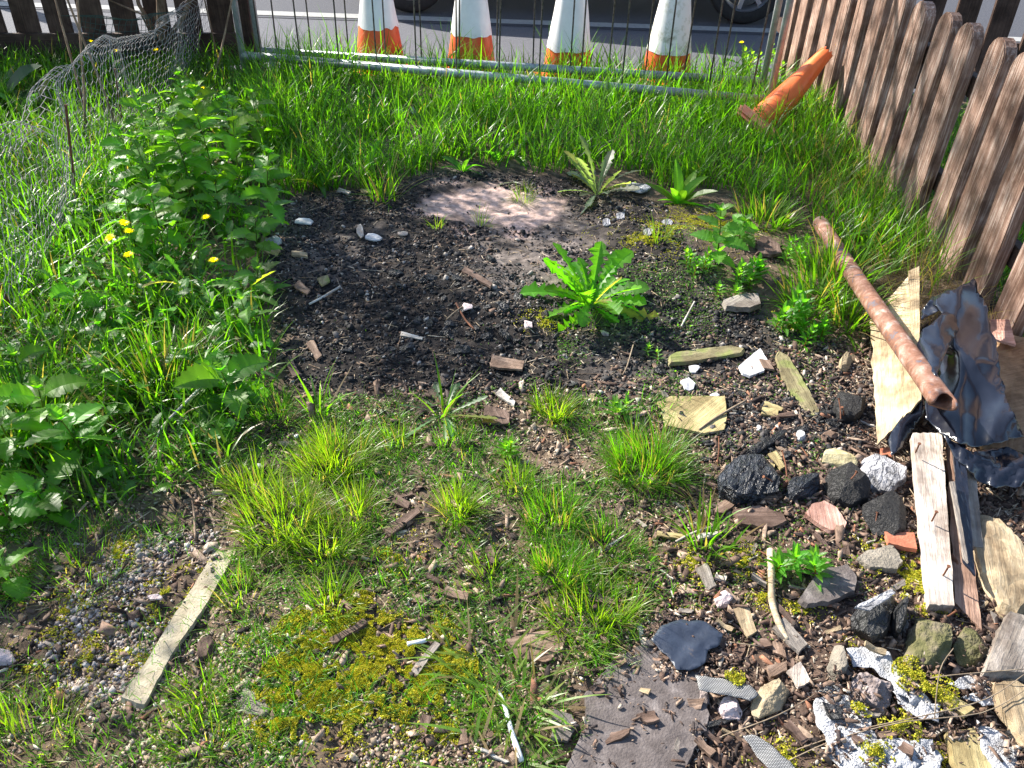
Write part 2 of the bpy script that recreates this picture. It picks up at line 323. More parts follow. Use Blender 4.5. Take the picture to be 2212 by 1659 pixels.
sheetq('pavement', -60, 60, 5.3, 7.2, -.056, M['asphalt'], 'grey asphalt pavement behind the cones', 'pavement')
sheetq('kerb', -60, 60, 7.21, 7.36, -.048, M['kerb'], 'pale flush kerb line along the road', 'kerb')
sheetq('road', -60, 60, 7.15, 14, -.052, M['road'], 'dark asphalt road under the parked car', 'road')

# ------------------------------------------------------------------ fences
def picket(mb_name, parent, x, y, w, t, h, z0, mat, axis='x', round_top=True, lean=0.0, seed=0):
    """one picket; axis = direction of its width"""
    rn = random.Random(seed); mb = bmesh.new(); prof = []
    hh = h; r = w/2
    prof = [(-r, 0), (r, 0)]
    for k in range(5): prof.append((r*(1+rn.uniform(-.03, .03)), hh*(k+1)/6*.95))
    if round_top:
        for k in range(9):
            a = math.pi*k/8; prof.append((r*math.cos(a), hh-r+r*math.sin(a)*1.0))
    else: prof += [(r, hh), (-r, hh)]
    for k in range(5): prof.append((-r*(1+rn.uniform(-.03, .03)), hh*(5-k)/6*.95))
    vs0 = []; vs1 = []
    for (u, v) in prof:
        l = lean*v
        if axis == 'x': vs0.append(mb.verts.new((u+l, -t/2, v))); vs1.append(mb.verts.new((u+l, t/2, v)))
        else: vs0.append(mb.verts.new((-t/2, u+l, v))); vs1.append(mb.verts.new((t/2, u+l, v)))
    n = len(prof)
    mb.faces.new(vs0); mb.faces.new(list(reversed(vs1)))
    for i in range(n): mb.faces.new((vs0[i], vs1[i], vs1[(i+1) % n], vs0[(i+1) % n]))
    bmesh.ops.recalc_face_normals(mb, faces=mb.faces[:])
    bmesh.ops.bevel(mb, geom=[e for e in mb.edges if e.calc_face_angle(0) > 1], offset=.004, segments=2, affect='EDGES')
    me = bpy.data.meshes.new(mb_name); mb.to_mesh(me); mb.free(); me.materials.append(mat)
    o = bpy.data.objects.new(mb_name, me); COL.objects.link(o); o.parent = parent
    o.location = Vector((x, y, z0))-parent.location; o.rotation_euler = (rn.uniform(-.015, .015), rn.uniform(-.015, .015), rn.uniform(-.03, .03))
    # vary grain: shift by scaling origin is not needed, object coords differ by small rotation only
    for v in me.vertices: pass
    return o
def boxpart(name, c, d, mat, parent, rz=0, bev=.003):
    bm = bmesh.new(); bmesh.ops.create_cube(bm, size=1)
    for v in bm.verts: v.co = Vector((v.co.x*d[0], v.co.y*d[1], v.co.z*d[2]))
    if bev: bmesh.ops.bevel(bm, geom=bm.edges[:], offset=bev, segments=2, affect='EDGES')
    me = bpy.data.meshes.new(name); bm.to_mesh(me); bm.free(); me.materials.append(mat)
    o = bpy.data.objects.new(name, me); COL.objects.link(o); o.rotation_euler = (0, 0, rz)
    if parent: o.parent = parent; o.location = Vector(c)-parent.location
    else: o.location = c
    return o
# per-picket material variants so that grain never repeats
def variant(m, k):
    mm = m.copy(); mm.name = m.name+'_%d' % k
    for n in mm.node_tree.nodes:
        if n.type == 'MAPPING': n.inputs['Location'].default_value = (k*3.7, k*1.9, k*5.3)
    return mm
LF = [(-4.3, 5.25), (-1.9, 5.62)]
ang = math.atan2(LF[1][1]-LF[0][1], LF[1][0]-LF[0][0])
lf = empty('picket_fence', (-3.1, 5.43, 0), 'dark brown shaded picket fence with a low base board, behind the shrub', 'fence')
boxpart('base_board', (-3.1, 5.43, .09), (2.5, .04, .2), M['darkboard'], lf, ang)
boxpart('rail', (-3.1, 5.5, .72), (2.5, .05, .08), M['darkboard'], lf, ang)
for i in range(13):
    u = i*.198/2.43
    if u > 1: break
    x = LF[0][0]+(LF[1][0]-LF[0][0])*u; y = LF[0][1]+(LF[1][1]-LF[0][1])*u
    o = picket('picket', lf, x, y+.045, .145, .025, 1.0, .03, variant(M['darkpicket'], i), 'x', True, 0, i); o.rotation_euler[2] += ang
# stout wooden post at the end of left fence
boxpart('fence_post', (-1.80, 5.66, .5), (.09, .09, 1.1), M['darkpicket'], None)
tag(bpy.data.objects['fence_post'], 'dark square wooden post at the right end of the shaded fence', 'post')
rf = empty('picket_fence', (1.75, 4.1, 0), 'sunlit weathered brown picket fence with rounded tops along the right side', 'fence')
boxpart('rail', (1.80, 4.0, .22), (.04, 4.6, .08), M['darkboard'], rf)
boxpart('rail', (1.80, 4.0, .62), (.04, 4.6, .08), M['darkboard'], rf)
yy = 2.31; i = 0
while yy < 5.9:
    picket('picket', rf, 1.755+random.uniform(-.008, .008), yy, .148+random.uniform(-.006, .006), .048, .83+random.uniform(-.015, .02), 0, variant(M['picket'], 20+i), 'y', True, random.uniform(-.01, .01), 50+i)
    yy += .235+random.uniform(-.006, .006); i += 1
ff = empty('picket_fence', (3.2, 5.6, 0), 'dark picket fence seen over the sunlit one, top right corner', 'fence')
boxpart('rail', (3.25, 5.63, .25), (2.6, .04, .08), M['darkboard'], ff); boxpart('rail', (3.25, 5.63, .7), (2.6, .04, .08), M['darkboard'], ff)
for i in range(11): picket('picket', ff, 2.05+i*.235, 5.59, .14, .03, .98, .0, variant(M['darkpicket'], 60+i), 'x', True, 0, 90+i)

# ------------------------------------------------------------------ mesh barrier panels
def barrier(label, A, B, ztop, zr, sp, seed, posts):
    rn = random.Random(seed); A = Vector(A); B = Vector(B); d = (B-A); L = d.length; d.normalize(); nrm = Vector((-d.y, d.x, 0))
    e = empty('barrier_panel', (A+B)/2-Vector((0, 0, zr)), label, 'barrier', 'steel mesh barrier panels')
    r = MB(); r.tube([A, B], .024, 12); r.build('bottom_rail', M['galv'], e, True, False)
    r = MB(); r.tube([A+Vector((0, 0, ztop)), B+Vector((0, 0, ztop))], .021, 12); r.build('top_rail', M['galv'], e, True, False)
    for q in posts:
        p = A+d*q*L; r = MB(); r.tube([p+Vector((0, 0, -zr+.01)), p+Vector((0, 0, ztop+.02))], .02, 12); r.build('side_post', M['galv'], e, True, False)
    g = MB(); s = sp/2
    while s < L:
        p = A+d*s; j = rn.uniform(-.008, .008)
        g.tube([p+Vector((0, 0, -.01)), p+d*j+nrm*rn.uniform(-.01, .01)+Vector((0, 0, ztop*.4)), p+Vector((0, 0, ztop))], .005, 5); s += sp*rn.uniform(.96, 1.04)
    for zz in (.9, 1.7):
        g.tube([A+Vector((0, 0, zz)), B+Vector((0, 0, zz))], .003, 5)
    g.build('wire_grid', M['wire'], e, True, False)
    return e
pA = P(524, 119, .13); pB = P(1662, 216, .13)
e = barrier('front steel mesh barrier panel with its grey bottom rail low in the long grass', pA, pB, 1.85, .13, .25, 1, (0, 1))
for q in (.06, .93):
    p = Vector(pA).lerp(Vector(pB), q); t = MB(); t.tube([p-Vector((0, 0, .14)), p], .017, 10); t.build('foot', M['galv'], e, True, False)
qA = P(560, 110, .12); qB = P(1648, 176, .12)
barrier('rear steel mesh barrier panel just in front of the traffic cones', qA, qB, 1.85, .12, .235, 2, (0, 1))
# ------------------------------------------------------------------ cones
def lathe(prof, n=32, wob=0, seed=0):
    V = []; Fc = []; rn = random.Random(seed); ph = rn.uniform(0, 6)
    for (r, z) in prof:
        for k in range(n):
            a = 2*math.pi*k/n; rr = r*(1+wob*math.sin(3*a+ph)+wob*.6*math.sin(7*a+z*20)); V.append((rr*math.cos(a), rr*math.sin(a), z))
    for i in range(len(prof)-1):
        for k in range(n): Fc.append((i*n+k, i*n+(k+1) % n, (i+1)*n+(k+1) % n, (i+1)*n+k))
    return V, Fc
def part(name, V, Fc, mat, parent, smooth=True):
    me = bpy.data.meshes.new(name); me.from_pydata([tuple(v) for v in V], [], Fc); me.polygons.foreach_set('use_smooth', [smooth]*len(me.polygons)); me.materials.append(mat)
    o = bpy.data.objects.new(name, me); COL.objects.link(o); o.parent = parent; return o
def cone(x, y, rot, label, smat, zcut, seed, tear):
    e = empty('traffic_cone', (x, y, -.05), label, 'traffic cone', 'traffic cones standing behind the mesh barrier'); e.rotation_euler = (0, 0, rot)
    R = lambda z: .165-.148*(z-.05)/.95
    V, Fc = lathe([(R(.05), .03), (R(.05), .05), (R(.3), .3), (R(.6), .6), (R(.9), .9), (R(1.0), 1.0), (.012, 1.002)]); part('body', V, Fc, M['orange'], e)
    b = boxpart('base', (x, y, .02), (.40, .40, .04), M['orange'], e, 0, .012); b.location = (0, 0, .02)
    n = 64; V = []; Fc = []; rn = random.Random(seed); zs = [0, .12, .3, .6, .85, 1]
    for zi, q in enumerate(zs):
        for k in range(n):
            a = 2*math.pi*k/n; z0 = zcut+tear*noise.noise(Vector((math.cos(a)*2.2+seed, math.sin(a)*2.2, seed)))
            zz = z0+(.88-z0)*q; fl = .004+(.012*max(0, noise.noise(Vector((a*3, seed, 1)))) if zi == 0 else 0)
            rr = R(zz)+fl+.003*noise.noise(Vector((math.cos(a)*3, math.sin(a)*3, zz*6+seed))); V.append((rr*math.cos(a), rr*math.sin(a), zz))
    for i in range(len(zs)-1):
        for k in range(n): Fc.append((i*n+k, i*n+(k+1) % n, (i+1)*n+(k+1) % n, (i+1)*n+k))
    part('sleeve', V, Fc, smat, e)
    return e
cone(-.945, 5.68, .3, 'leftmost standing traffic cone, its white sleeve creased and cut at a slant', M['sleeve'], .30, 1, .035)
cone(-.345, 5.7, .1, 'second standing traffic cone, white sleeve torn and notched on its right', M['sleeve'], .275, 5, .03)
cone(.295, 5.7, .2, 'third standing traffic cone from the left with a clean narrow white sleeve', M['sleeve'], .205, 9, .015)
cone(.955, 5.72, .35, 'rightmost standing traffic cone, its sleeve speckled with green mould', M['dirtysleeve'], .205, 14, .01)
# fallen cone
A = Vector(P(1650, 262, .07)); B = Vector(PX(1787, 112, 1.66)); ax = (B-A).normalized()
e = empty('traffic_cone', A, 'fallen plain orange traffic cone tilted against the sunlit fence', 'traffic cone'); e.rotation_mode = 'QUATERNION'; e.rotation_quaternion = ax.to_track_quat('Z', 'Y')
Lc = (B-A).length
pr = [(.098, -.05), (.095, 0)]+[(.093-.057*q, Lc*q) for q in (.15, .3, .31, .33, .34, .5, .66, .67, .69, .7, .85, 1)]
V, Fc = lathe(pr, 40, .035, 3)
n = 40
for k in range(n):
    v = V[len(V)-n+k]; V[len(V)-n+k] = (v[0]*(1+.5*math.sin(k*.5)*.3), v[1], v[2]+.03*noise.noise(Vector((k*.35, 2, 1))))
part('body', V, Fc, M['orangefade'], e)
V, Fc = lathe([(.03, Lc*.99), (.03, Lc*.7)], 24); part('hollow_tip', V, Fc, M['orange'], e)
b = boxpart('base', A, (.27, .27, .06), M['pinkplastic'], e, .6, .015); b.location = (0, 0, -.06)
# ------------------------------------------------------------------ parked car (only its wheels, shadow and sills reach the picture)
car = empty('parked_car', (.44, 8.36, -.05), 'dark car parked across the road, its wheels and underside showing behind the cones', 'car')
prof = [(-2.0, .28), (-2.02, .62), (-1.9, .78), (-1.0, .92), (-.35, 1.36), (.2, 1.45), (1.1, 1.43), (1.75, 1.2), (2.1, .95), (2.16, .6), (2.12, .3)]
def extr(prof, y0, y1, inset=0):
    V = [(x, y0, z) for x, z in prof]+[(x, y1, z) for x, z in prof]; n = len(prof)
    return V, [tuple(range(n)), tuple(reversed(range(n, 2*n)))]+[(i, i+n, (i+1) % n+n, (i+1) % n) for i in range(n)]
bm = bmesh.new(); V, Fc = extr(prof, -.84, .84); vs = [bm.verts.new(v) for v in V]
for f in Fc: bm.faces.new([vs[i] for i in f])
bmesh.ops.recalc_face_normals(bm, faces=bm.faces[:]); bmesh.ops.bevel(bm, geom=bm.edges[:], offset=.07, segments=4, affect='EDGES')
for v in bm.verts:
    if v.co.z > .95: v.co.y *= 1-(v.co.z-.95)*.35
me = bpy.data.meshes.new('body'); bm.to_mesh(me); bm.free(); me.materials.append(M['carpaint']); me.polygons.foreach_set('use_smooth', [True]*len(me.polygons))
o = bpy.data.objects.new('body', me); COL.objects.link(o); o.parent = car
for sgn in (-1, 1):
    gp = [(-.75, .98), (-.3, 1.28), (.2, 1.36), (1.0, 1.34), (1.5, 1.15), (1.55, .99)]
    V = [(x, sgn*(.855-(max(z, .95)-.95)*.3), z) for x, z in gp]; part('side_window', V, [tuple(range(6))], M['carglass'], car, False)
    boxpart('headlight', (0, 0, 0), (.06, .3, .12), M['lamp'], car, 0, .02).location = (-2.0, sgn*.6, .62)
    boxpart('tail_light', (0, 0, 0), (.06, .2, .2), M['redlamp'], car, 0, .02).location = (2.13, sgn*.7, .75)
for wx in (-1.4, 1.39):
    for wy in (-.8, .8):
        we = bpy.data.objects.new('wheel', None); COL.objects.link(we); we.parent = car; we.location = (wx, wy, .315); we.rotation_euler = (math.pi/2*(1 if wy < 0 else -1), 0, 0)
        V, Fc = lathe([(.21, -.09), (.29, -.1), (.312, -.08), (.315, 0), (.312, .08), (.29, .1), (.21, .09)], 48); part('tyre', V, Fc, M['tyre'], we)
        V, Fc = lathe([(.215, .095), (.2, .06), (.19, .0)], 48); part('rim', V, Fc, M['alloy'], we)
        sp = MB()
        for k in range(7):
            a = 2*math.pi*k/7; sp.box((math.cos(a)*.1, math.sin(a)*.1, .07), (.2, .035, .02), a)
        sp.tube([(0, 0, .05), (0, 0, .09)], .04, 12); q = part('hub_spokes', sp.v, sp.f, M['alloy'], we, False)
#PLANTS
# ------------------------------------------------------------------ grass
BACKG = [(520, 100), (700, 120), (1700, 170), (1850, 210), (1960, 400), (2010, 560), (1900, 600), (1830, 560), (1720, 480), (1600, 440), (1500, 415), (1400, 395), (1250, 372), (1000, 358), (900, 385), (800, 412), (660, 428), (590, 420), (560, 330)]
LEFTG = [(-900, 60), (560, 118), (590, 420), (600, 480), (560, 560), (590, 700), (600, 830), (530, 900), (480, 1040), (330, 1100), (200, 1120), (0, 1180), (-900, 1250)]
LOWL = [(-300, 1050), (480, 1000), (560, 1150), (500, 1350), (560, 1700), (-300, 1700)]
RIGHTG = [(1690, 200), (1900, 300), (2010, 520), (2060, 640), (1960, 640), (1900, 560), (1800, 480)]
def sample(poly, n, jit=0, box=(-4.4, 2.2, .3, 5.5), clear=None):
    out = [];
    X = RS.uniform(box[0], box[1], n); Y = RS.uniform(box[2], box[3], n); Z = H(X, Y); px, py = proj(X, Y, Z)
    if jit: px = px+fbm(X*7, Y*7, 41)*jit*2; py = py+fbm(X*7, Y*7, 43)*jit*2
    k = inpoly(px, py, poly)
    return X[k], Y[k], px[k], py[k]
def blades(X, Y, L, W, az, lean, curl, col, K=4, tipcol=None, z=None):
    n = len(X); Z = H(X, Y)-.004 if z is None else z
    p = np.stack([X, Y, Z], -1); hd = np.stack([np.cos(az), np.sin(az), np.zeros(n)], -1)
    tw = az+math.pi/2+RS.uniform(-.7, .7, n); sd = np.stack([np.cos(tw), np.sin(tw), np.zeros(n)], -1)
    wp = [.7, 1, .95, .6, .06] if K == 4 else [.8, 1, .06]
    V = np.zeros((n, K+1, 2, 3)); Cc = np.zeros((n, K+1, 2, 3)); tip = col*np.array((1.25, 1.15, .7)) if tipcol is None else tipcol
    for i in range(K+1):
        t = i/K; ww = (W*wp[i]/2)[:, None]
        V[:, i, 0] = p-sd*ww; V[:, i, 1] = p+sd*ww; q = col*(1-t)*np.array((1, .9, 1))+tip*t
        Cc[:, i, 0] = q; Cc[:, i, 1] = q
        phi = lean+curl*(t+.5/K); st = (L/K)[:, None]
        p = p+hd*(np.sin(phi)[:, None]*st); p[:, 2] += np.cos(phi)*st[:, 0]
    b = (np.arange(n)*(K+1)*2)[:, None, None]; i = np.arange(K)[None, :, None]*2
    Fq = (b+i+np.array([0, 1, 3, 2])[None, None, :]).reshape(-1, 4)
    return V.reshape(-1, 3), Fq, Cc.reshape(-1, 3)
def merge(parts):
    V = []; Fq = []; C = []; b = 0
    for v, f, c in parts: V.append(v); Fq.append(f+b); C.append(c); b += len(v)
    return np.concatenate(V), np.concatenate(Fq), np.concatenate(C)
def gcol(n, base=(.062, .165, .014), var=.5, straw=.05):
    c = np.array(base)[None]*(1+RS.uniform(-var, var, (n, 1)))*(1+RS.uniform(-.12, .12, (n, 3)))
    m = RS.rand(n) < straw; c[m] = np.array((.25, .2, .155))*RS.uniform(.6, 1.1, (m.sum(), 1)); return c
U = RS.uniform
# long back grass
X, Y, px, py = sample(BACKG, 135000, 30)
d = np.clip(.12+vnoise(X*5, Y*5, 61)*1.25, 0, 1)*np.where((px > 560) & (px < 700) & (py < 330), 1, 1)
far = Y > 4.95; keep = (RS.rand(len(X)) < d) & (~far | (RS.rand(len(X)) < .6)) & (Y < 5.5); X = X[keep]; Y = Y[keep]; px = px[keep]; py = py[keep]; n = len(X)
edge = np.clip((py-300)/110, 0, 1)
L = U(.1, .33, n)*(1-.35*edge)*(.8+.4*vnoise(X*2.5, Y*2.5, 15)); L = np.where(Y > 4.9, L*(.75+.5*vnoise(X*6, Y*6, 16)), L)
parts = [blades(X, Y, L, U(.003, .0085, n), U(0, 6.283, n), U(0, .45, n), U(.1, 1.5, n), gcol(n, straw=.03))]
v, f, c = merge(parts); tag(mkobj('long_grass', v, f, M['grass'], None, c), 'long bright green grass filling the back of the plot below the barrier rail', 'grass', kind='stuff')
# straw and lush grass by right fence
X, Y, px, py = sample(RIGHTG, 90000, 5); n = len(X); k = RS.rand(n) < .5; X = X[k]; Y = Y[k]; n = len(X)
X2, Y2 = U(1.35, 1.74, 1600), U(2.35, 5.2, 1600)
X3, Y3 = U(1.8, 2.6, 5000), U(2.2, 5.0, 5000)
parts = [blades(X3, Y3, U(.08, .2, 5000), U(.003, .006, 5000), U(0, 6.283, 5000), U(0, .6, 5000), U(.2, 1.2, 5000), gcol(5000)), blades(X, Y, U(.12, .32, n), U(.002, .005, n), U(0, 6.283, n), U(0, .6, n), U(.2, 1.2, n), gcol(n, (.09, .19, .03), straw=.25)),
         blades(X2, Y2, U(.1, .3, 1600), U(.0015, .003, 1600), U(0, 6.28, 1600), U(.5, 1.4, 1600), U(0, .6, 1600), gcol(1600, (.34, .27, .17), straw=.9))]
v, f, c = merge(parts); tag(mkobj('fence_grass', v, f, M['grass'], None, c), 'tall grass mixed with dry straw along the foot of the sunlit fence', 'grass', kind='stuff')
# left wild grass
X, Y, px, py = sample(LEFTG, 150000, 8)
d = np.clip(vnoise(X*4, Y*4, 71)*1.2, 0, 1); keep = RS.rand(len(X)) < (.25+d*.6)*np.where(inpoly(px, py, [(330, 270), (600, 300), (600, 720), (380, 640)]), .35, 1); X = X[keep]; Y = Y[keep]; n = len(X)
parts = [blades(X, Y, U(.07, .25, n)*(.65+.5*vnoise(X*2, Y*2, 19)), U(.003, .0095, n), U(0, 6.283, n), U(0, .6, n), U(.2, 1.6, n), gcol(n, (.058, .15, .014), straw=.04))]
v, f, c = merge(parts); tag(mkobj('wild_grass', v, f, M['grass'], None, c), 'rank green grass between the nettles on the left side', 'grass', kind='stuff')
# short sparse grass lower left / everywhere thin
X, Y, px, py = sample(LOWL, 52000, 10, (-1.6, .2, .5, 2.3)); d = np.clip((vnoise(X*7, Y*7, 81)-.32)*2, 0, 1)*np.where(py < 1180, 1.3, .6); keep = RS.rand(len(X)) < d*.8; X = X[keep]; Y = Y[keep]; n = len(X)
Xb, Yb, pxb, pyb = sample([(480, 850), (1500, 860), (1560, 1150), (1380, 1450), (1150, 1700), (480, 1700)], 80000, 10, (-1, .7, .5, 2.4)); keep = RS.rand(len(Xb)) < np.clip((vnoise(Xb*9, Yb*9, 83)-.36)*2, 0, 1)*.9; Xb = Xb[keep]; Yb = Yb[keep]; nb = len(Xb)
Xc, Yc, _, _ = sample([(-300, 1450), (500, 1500), (560, 1750), (-300, 1750)], 6000, 0, (-1.3, .2, .5, 1.3)); X = np.concatenate([X, Xc]); Y = np.concatenate([Y, Yc]); n = len(X)
parts = [blades(X, Y, U(.02, .06, n), U(.0012, .0022, n), U(0, 6.283, n), U(.1, .8, n), U(.2, 1.3, n), gcol(n, (.07, .19, .015), straw=.06)),
         blades(Xb, Yb, U(.015, .06, nb), U(.0011, .0028, nb), U(0, 6.283, nb), U(.2, 1, nb), U(.2, 1.2, nb), gcol(nb, (.07, .19, .015), straw=.06))]
v, f, c = merge(parts); tag(mkobj('sparse_turf', v, f, M['grass'], None, c), 'short thin grass scattered through the gravel and soil in the foreground', 'grass', kind='stuff')
# tufts : (px,py,radius m,count,len,width,label,kind)
TUFT = [
 (720, 1005, .085, 420, .12, 'fine grass tuft below the nettles, topmost of the big pale tufts', 0),
 (610, 1130, .1, 420, .12, 'wide fine grass tuft just right of the upper end of the wooden strip', 0),
 (700, 1190, .07, 200, .1, 'loose grass tuft between the strip end and the centre of the plot', 0),
 (545, 1060, .06, 160, .1, 'pale grass tuft above the upper end of the wooden strip', 0),
 (715, 1310, .05, 75, .1, 'small splayed grass tuft right of the middle of the wooden strip', 1),
 (990, 1105, .05, 170, .1, 'rounded grass tuft in the centre of the foreground', 0),
 (1195, 1125, .075, 260, .1, 'dark green grass tuft right of the rounded central tuft', 2),
 (1210, 1240, .055, 230, .1, 'dense upright grass tuft low centre, above the lying blades', 2),
 (1280, 1330, .09, 260, .09, 'straggly yellow green tuft left of the slate slab', 0),
 (1395, 1010, .095, 560, .13, 'dense bright green tuft in front of the square yellow board', 2),
 (1195, 890, .05, 170, .09, 'short tuft just behind the dense bright tuft', 0),
 (590, 900, .055, 170, .09, 'dark green tuft beside the nettle nearest the soil', 2),
 (860, 960, .045, 90, .07, 'short yellow tipped tuft near the middle of the plot', 1),
 (975, 950, .045, 90, .07, 'short dark tuft beside the lobed rosette', 2),
 (350, 840, .11, 210, .2, 'tall coarse grass clump in front of the dandelions', 3),
 (1530, 1175, .05, 36, .13, 'open grass tuft beside the charred log', 3),
 (830, 430, .06, 40, .22, 'tall broad bladed grass plant at the edge of the burnt soil', 3),
 (1040, 485, .04, 22, .1, 'small sparse grass sprout growing out of the pink clay', 1),
 (945, 490, .035, 22, .08, 'small sparse grass sprout left of the pink clay', 1),
 (1130, 430, .05, 60, .09, 'thin grass tuft on the back rim of the pink clay', 1),
 (955, 900, .015, 9, .21, 'tall single grass shoot standing in front of the ash heap', 3),
 (690, 890, .03, 14, .17, 'few broad grass blades at the left edge of the burnt soil', 3),
 (1265, 700, .05, 30, .06, 'wispy grass under the large dandelion rosette', 1),
 (1070, 1440, .1, 40, .14, 'broad grass blades sprawling flat across the low centre', 4),
 (1120, 1530, .07, 34, .13, 'broad grass blades sprawling beside the white tube', 4),
 (1080, 1650, .08, 20, .14, 'broad grass blades at the bottom edge of the picture', 4),
 (430, 1500, .05, 50, .07, 'yellow green tuft right of the lower end of the wooden strip', 1),
 (1800, 620, .12, 120, .24, 'tall arching grass clump beside the far end of the rusty pipe', 3),
 (60, 930, .14, 200, .18, 'rank grass clump at the left edge of the picture', 3),
 (1060, 1240, .05, 60, .07, 'low grass tuft by the small brown wood block', 1),
 (1750, 660, .1, 110, .16, 'loose grass tuft left of the rusty pipe', 3),
 (1830, 700, .06, 60, .2, 'grass tuft right against the middle of the rusty pipe', 3),
 (1650, 480, .12, 160, .13, 'grass tuft on the rim of the mossy mound', 3),
 (170, 1220, .14, 260, .06, 'short dense grass patch at the left above the gravel', 2),
 (60, 1600, .1, 160, .07, 'bright grass patch in the bottom left corner', 0),
 (430, 1600, .07, 120, .07, 'bright grass patch below the wooden strip', 0),
 (760, 1120, .06, 160, .1, 'grass tuft right of the loose tuft, centre left', 0),
 (1300, 1180, .07, 180, .09, 'grass tuft behind the straggly tuft', 2),
 (1120, 1050, .05, 90, .08, 'airy grass tuft above the dark green central one', 1),
 (520, 1290, .05, 60, .08, 'thin grass tuft right beside the wooden strip', 1),
 (1420, 520, .04, 24, .12, 'thin grass sprig behind the large rosette', 1),
]
for (x, y, r, nn, ll, lab, kd) in TUFT:
    c0 = G(x, y); n = int(nn*1.5); rr = np.sqrt(U(0, 1, n))*r; a = U(0, 6.283, n); X = c0[0]+rr*np.cos(a); Y = c0[1]+rr*np.sin(a)
    base = [(.125, .22, .018), (.11, .2, .02), (.075, .19, .015), (.075, .18, .015), (.12, .2, .04)][kd]; W = [(.0016, .0028), (.0016, .0032), (.0016, .0026), (.004, .0085), (.004, .008)][kd]
    lean = (rr/r)*U(.2, .9, n) if kd != 4 else U(.8, 1.35, n)
    fl = RS.rand(n) < .22; lean = np.where(fl, U(.7, 1.25, n), lean)
    if kd in (0, 2): X = X+(vnoise(X*30, Y*30, 5)-.5)*.05; Y = Y+(vnoise(X*30, Y*30, 6)-.5)*.05
    az = a+U(-1.3, 1.3, n)
    v, f, c = blades(X, Y, ll*U(.55, 1.15, n), U(*W, n), az, lean, U(.1, 1.0, n), gcol(n, base, .42, .17))
    tag(mkobj('grass_tuft', v, f, M['grass'], None, c), lab, 'grass tuft')

# ------------------------------------------------------------------ broad leaves
def leaf(mb, o, az, el, L, Wd, kind, droop=.8, fold=.25, col=(.05, .13, .02), roll=0, rn=random):
    o = Vector(o)
    if kind == 'nettle': n = 16
    elif kind == 'dandy': n = 22
    else: n = 8
    h = Vector((math.cos(az), math.sin(az), 0)); s = Vector((-math.sin(az), math.cos(az), 0)); V = []; C = []; Fc = []; p = o.copy()
    for i in range(n+1):
        t = i/n; phi = el-droop*t; d = h*math.cos(phi)+Vector((0, 0, math.sin(phi))); up = s.cross(d) if False else d.cross(s)*-1
        if up.z < 0 and abs(phi) < 1.5: up = -up
        sh = 0
        if kind == 'nettle':
            if t < .14: w = .03
            else:
                q = (t-.14)/.86; w = (math.sin(math.pi*min(1, q**.62*1.0))**.75)*.5 if q < .999 else 0.0
                w = max(w, 0)
                if i % 2: w *= .80
                else: sh = .03
        elif kind == 'dandy':
            w = .5*min(1, (t**1.1*1.25+.06))*min(1, (1-t)*4.5)**.6
            if t > .02 and t < .9:
                m = i % 3
                w *= (1.0, .38, .6)[m] if t < .75 else (1.0, .72, .85)[m]; sh = -.035 if m == 0 else 0
            w *= rn.uniform(.85, 1.1)
        elif kind == 'dock': w = .5*math.sin(math.pi*min(1, max(.02, t))**.85)**.8+.02; w *= rn.uniform(.93, 1.05)
        elif kind == 'round': w = .5*math.sqrt(max(0, 1-(2*t-1)**2))+.02
        else: w = .5*math.sin(math.pi*max(.04, t)**.8)+.02
        w = min(w, .5)*Wd; sr = s*math.cos(roll)+up*math.sin(roll); wav = rn.uniform(-.06, .06)*w
        V += [p+sr*w+up*(fold*w+wav)+d*sh*L, p, p-sr*w+up*(fold*w-wav)+d*sh*L]
        C += [col, tuple(q*1.35+.01 for q in col), tuple(q*.93 for q in col)]
        p = p+d*(L/n)
    for i in range(n):
        b = i*3; Fc += [(b, b+1, b+4, b+3), (b+1, b+2, b+5, b+4)]
    base = len(mb.v); mb.v += [tuple(v) for v in V]; mb.f += [tuple(k+base for k in f) for f in Fc]; mb.c += C
def vc(base, rn, v=.25):
    k = 1+rn.uniform(-v, v); return (base[0]*k*rn.uniform(.85, 1.2), base[1]*k, base[2]*k)
def nettle(x, y, h, lab, sc=1.0, seed=0, col=(.045, .14, .018)):
    rn = random.Random(seed); g = G(x, y); e = empty('nettle_plant', g, lab, 'nettle', 'nettles on the left side' if x < 700 else None)
    st = MB(); lf = MB(); lean = (rn.uniform(-.12, .12), rn.uniform(-.14, .05)); N_ = max(4, int(h/.032)); pts = []
    for i in range(N_+1):
        t = i/N_; pts.append(Vector((g[0]+lean[0]*h*t*t, g[1]+lean[1]*h*t*t, g[2]+h*t)))
    st.tube(pts, [.003*(1-.5*i/N_) for i in range(N_+1)], 5, (.07, .09, .03)); a0 = rn.uniform(0, 3)
    for i in range(1, N_+1):
        t = i/N_; L = sc*.085*(.75+.35*math.sin(math.pi*t))*(1 if t < .85 else .62)*rn.uniform(.85, 1.15)
        for k in (0, 1):
            a = a0+(i % 2)*math.pi/2+k*math.pi+rn.uniform(-.25, .25)
            leaf(lf, pts[i], a, (.1+.75*t*t)+rn.uniform(-.2, .2), L, L*.62, 'nettle', rn.uniform(.5, 1.1), rn.uniform(.1, .35), vc(col, rn, .4), rn.uniform(-.6, .6), rn)
            if rn.random() < .5: leaf(lf, pts[i], a+.6, .5, L*.5, L*.3, 'nettle', .6, .2, vc(col, rn), 0, rn)
    for k in range(4): leaf(lf, pts[-1], k*1.6+a0, 1.0, sc*.03, sc*.016, 'nettle', .5, .2, vc((.08, .17, .03), rn), 0, rn)
    st.build('stem', M['leaf'], e); lf.build('foliage', M['leaf'], e)
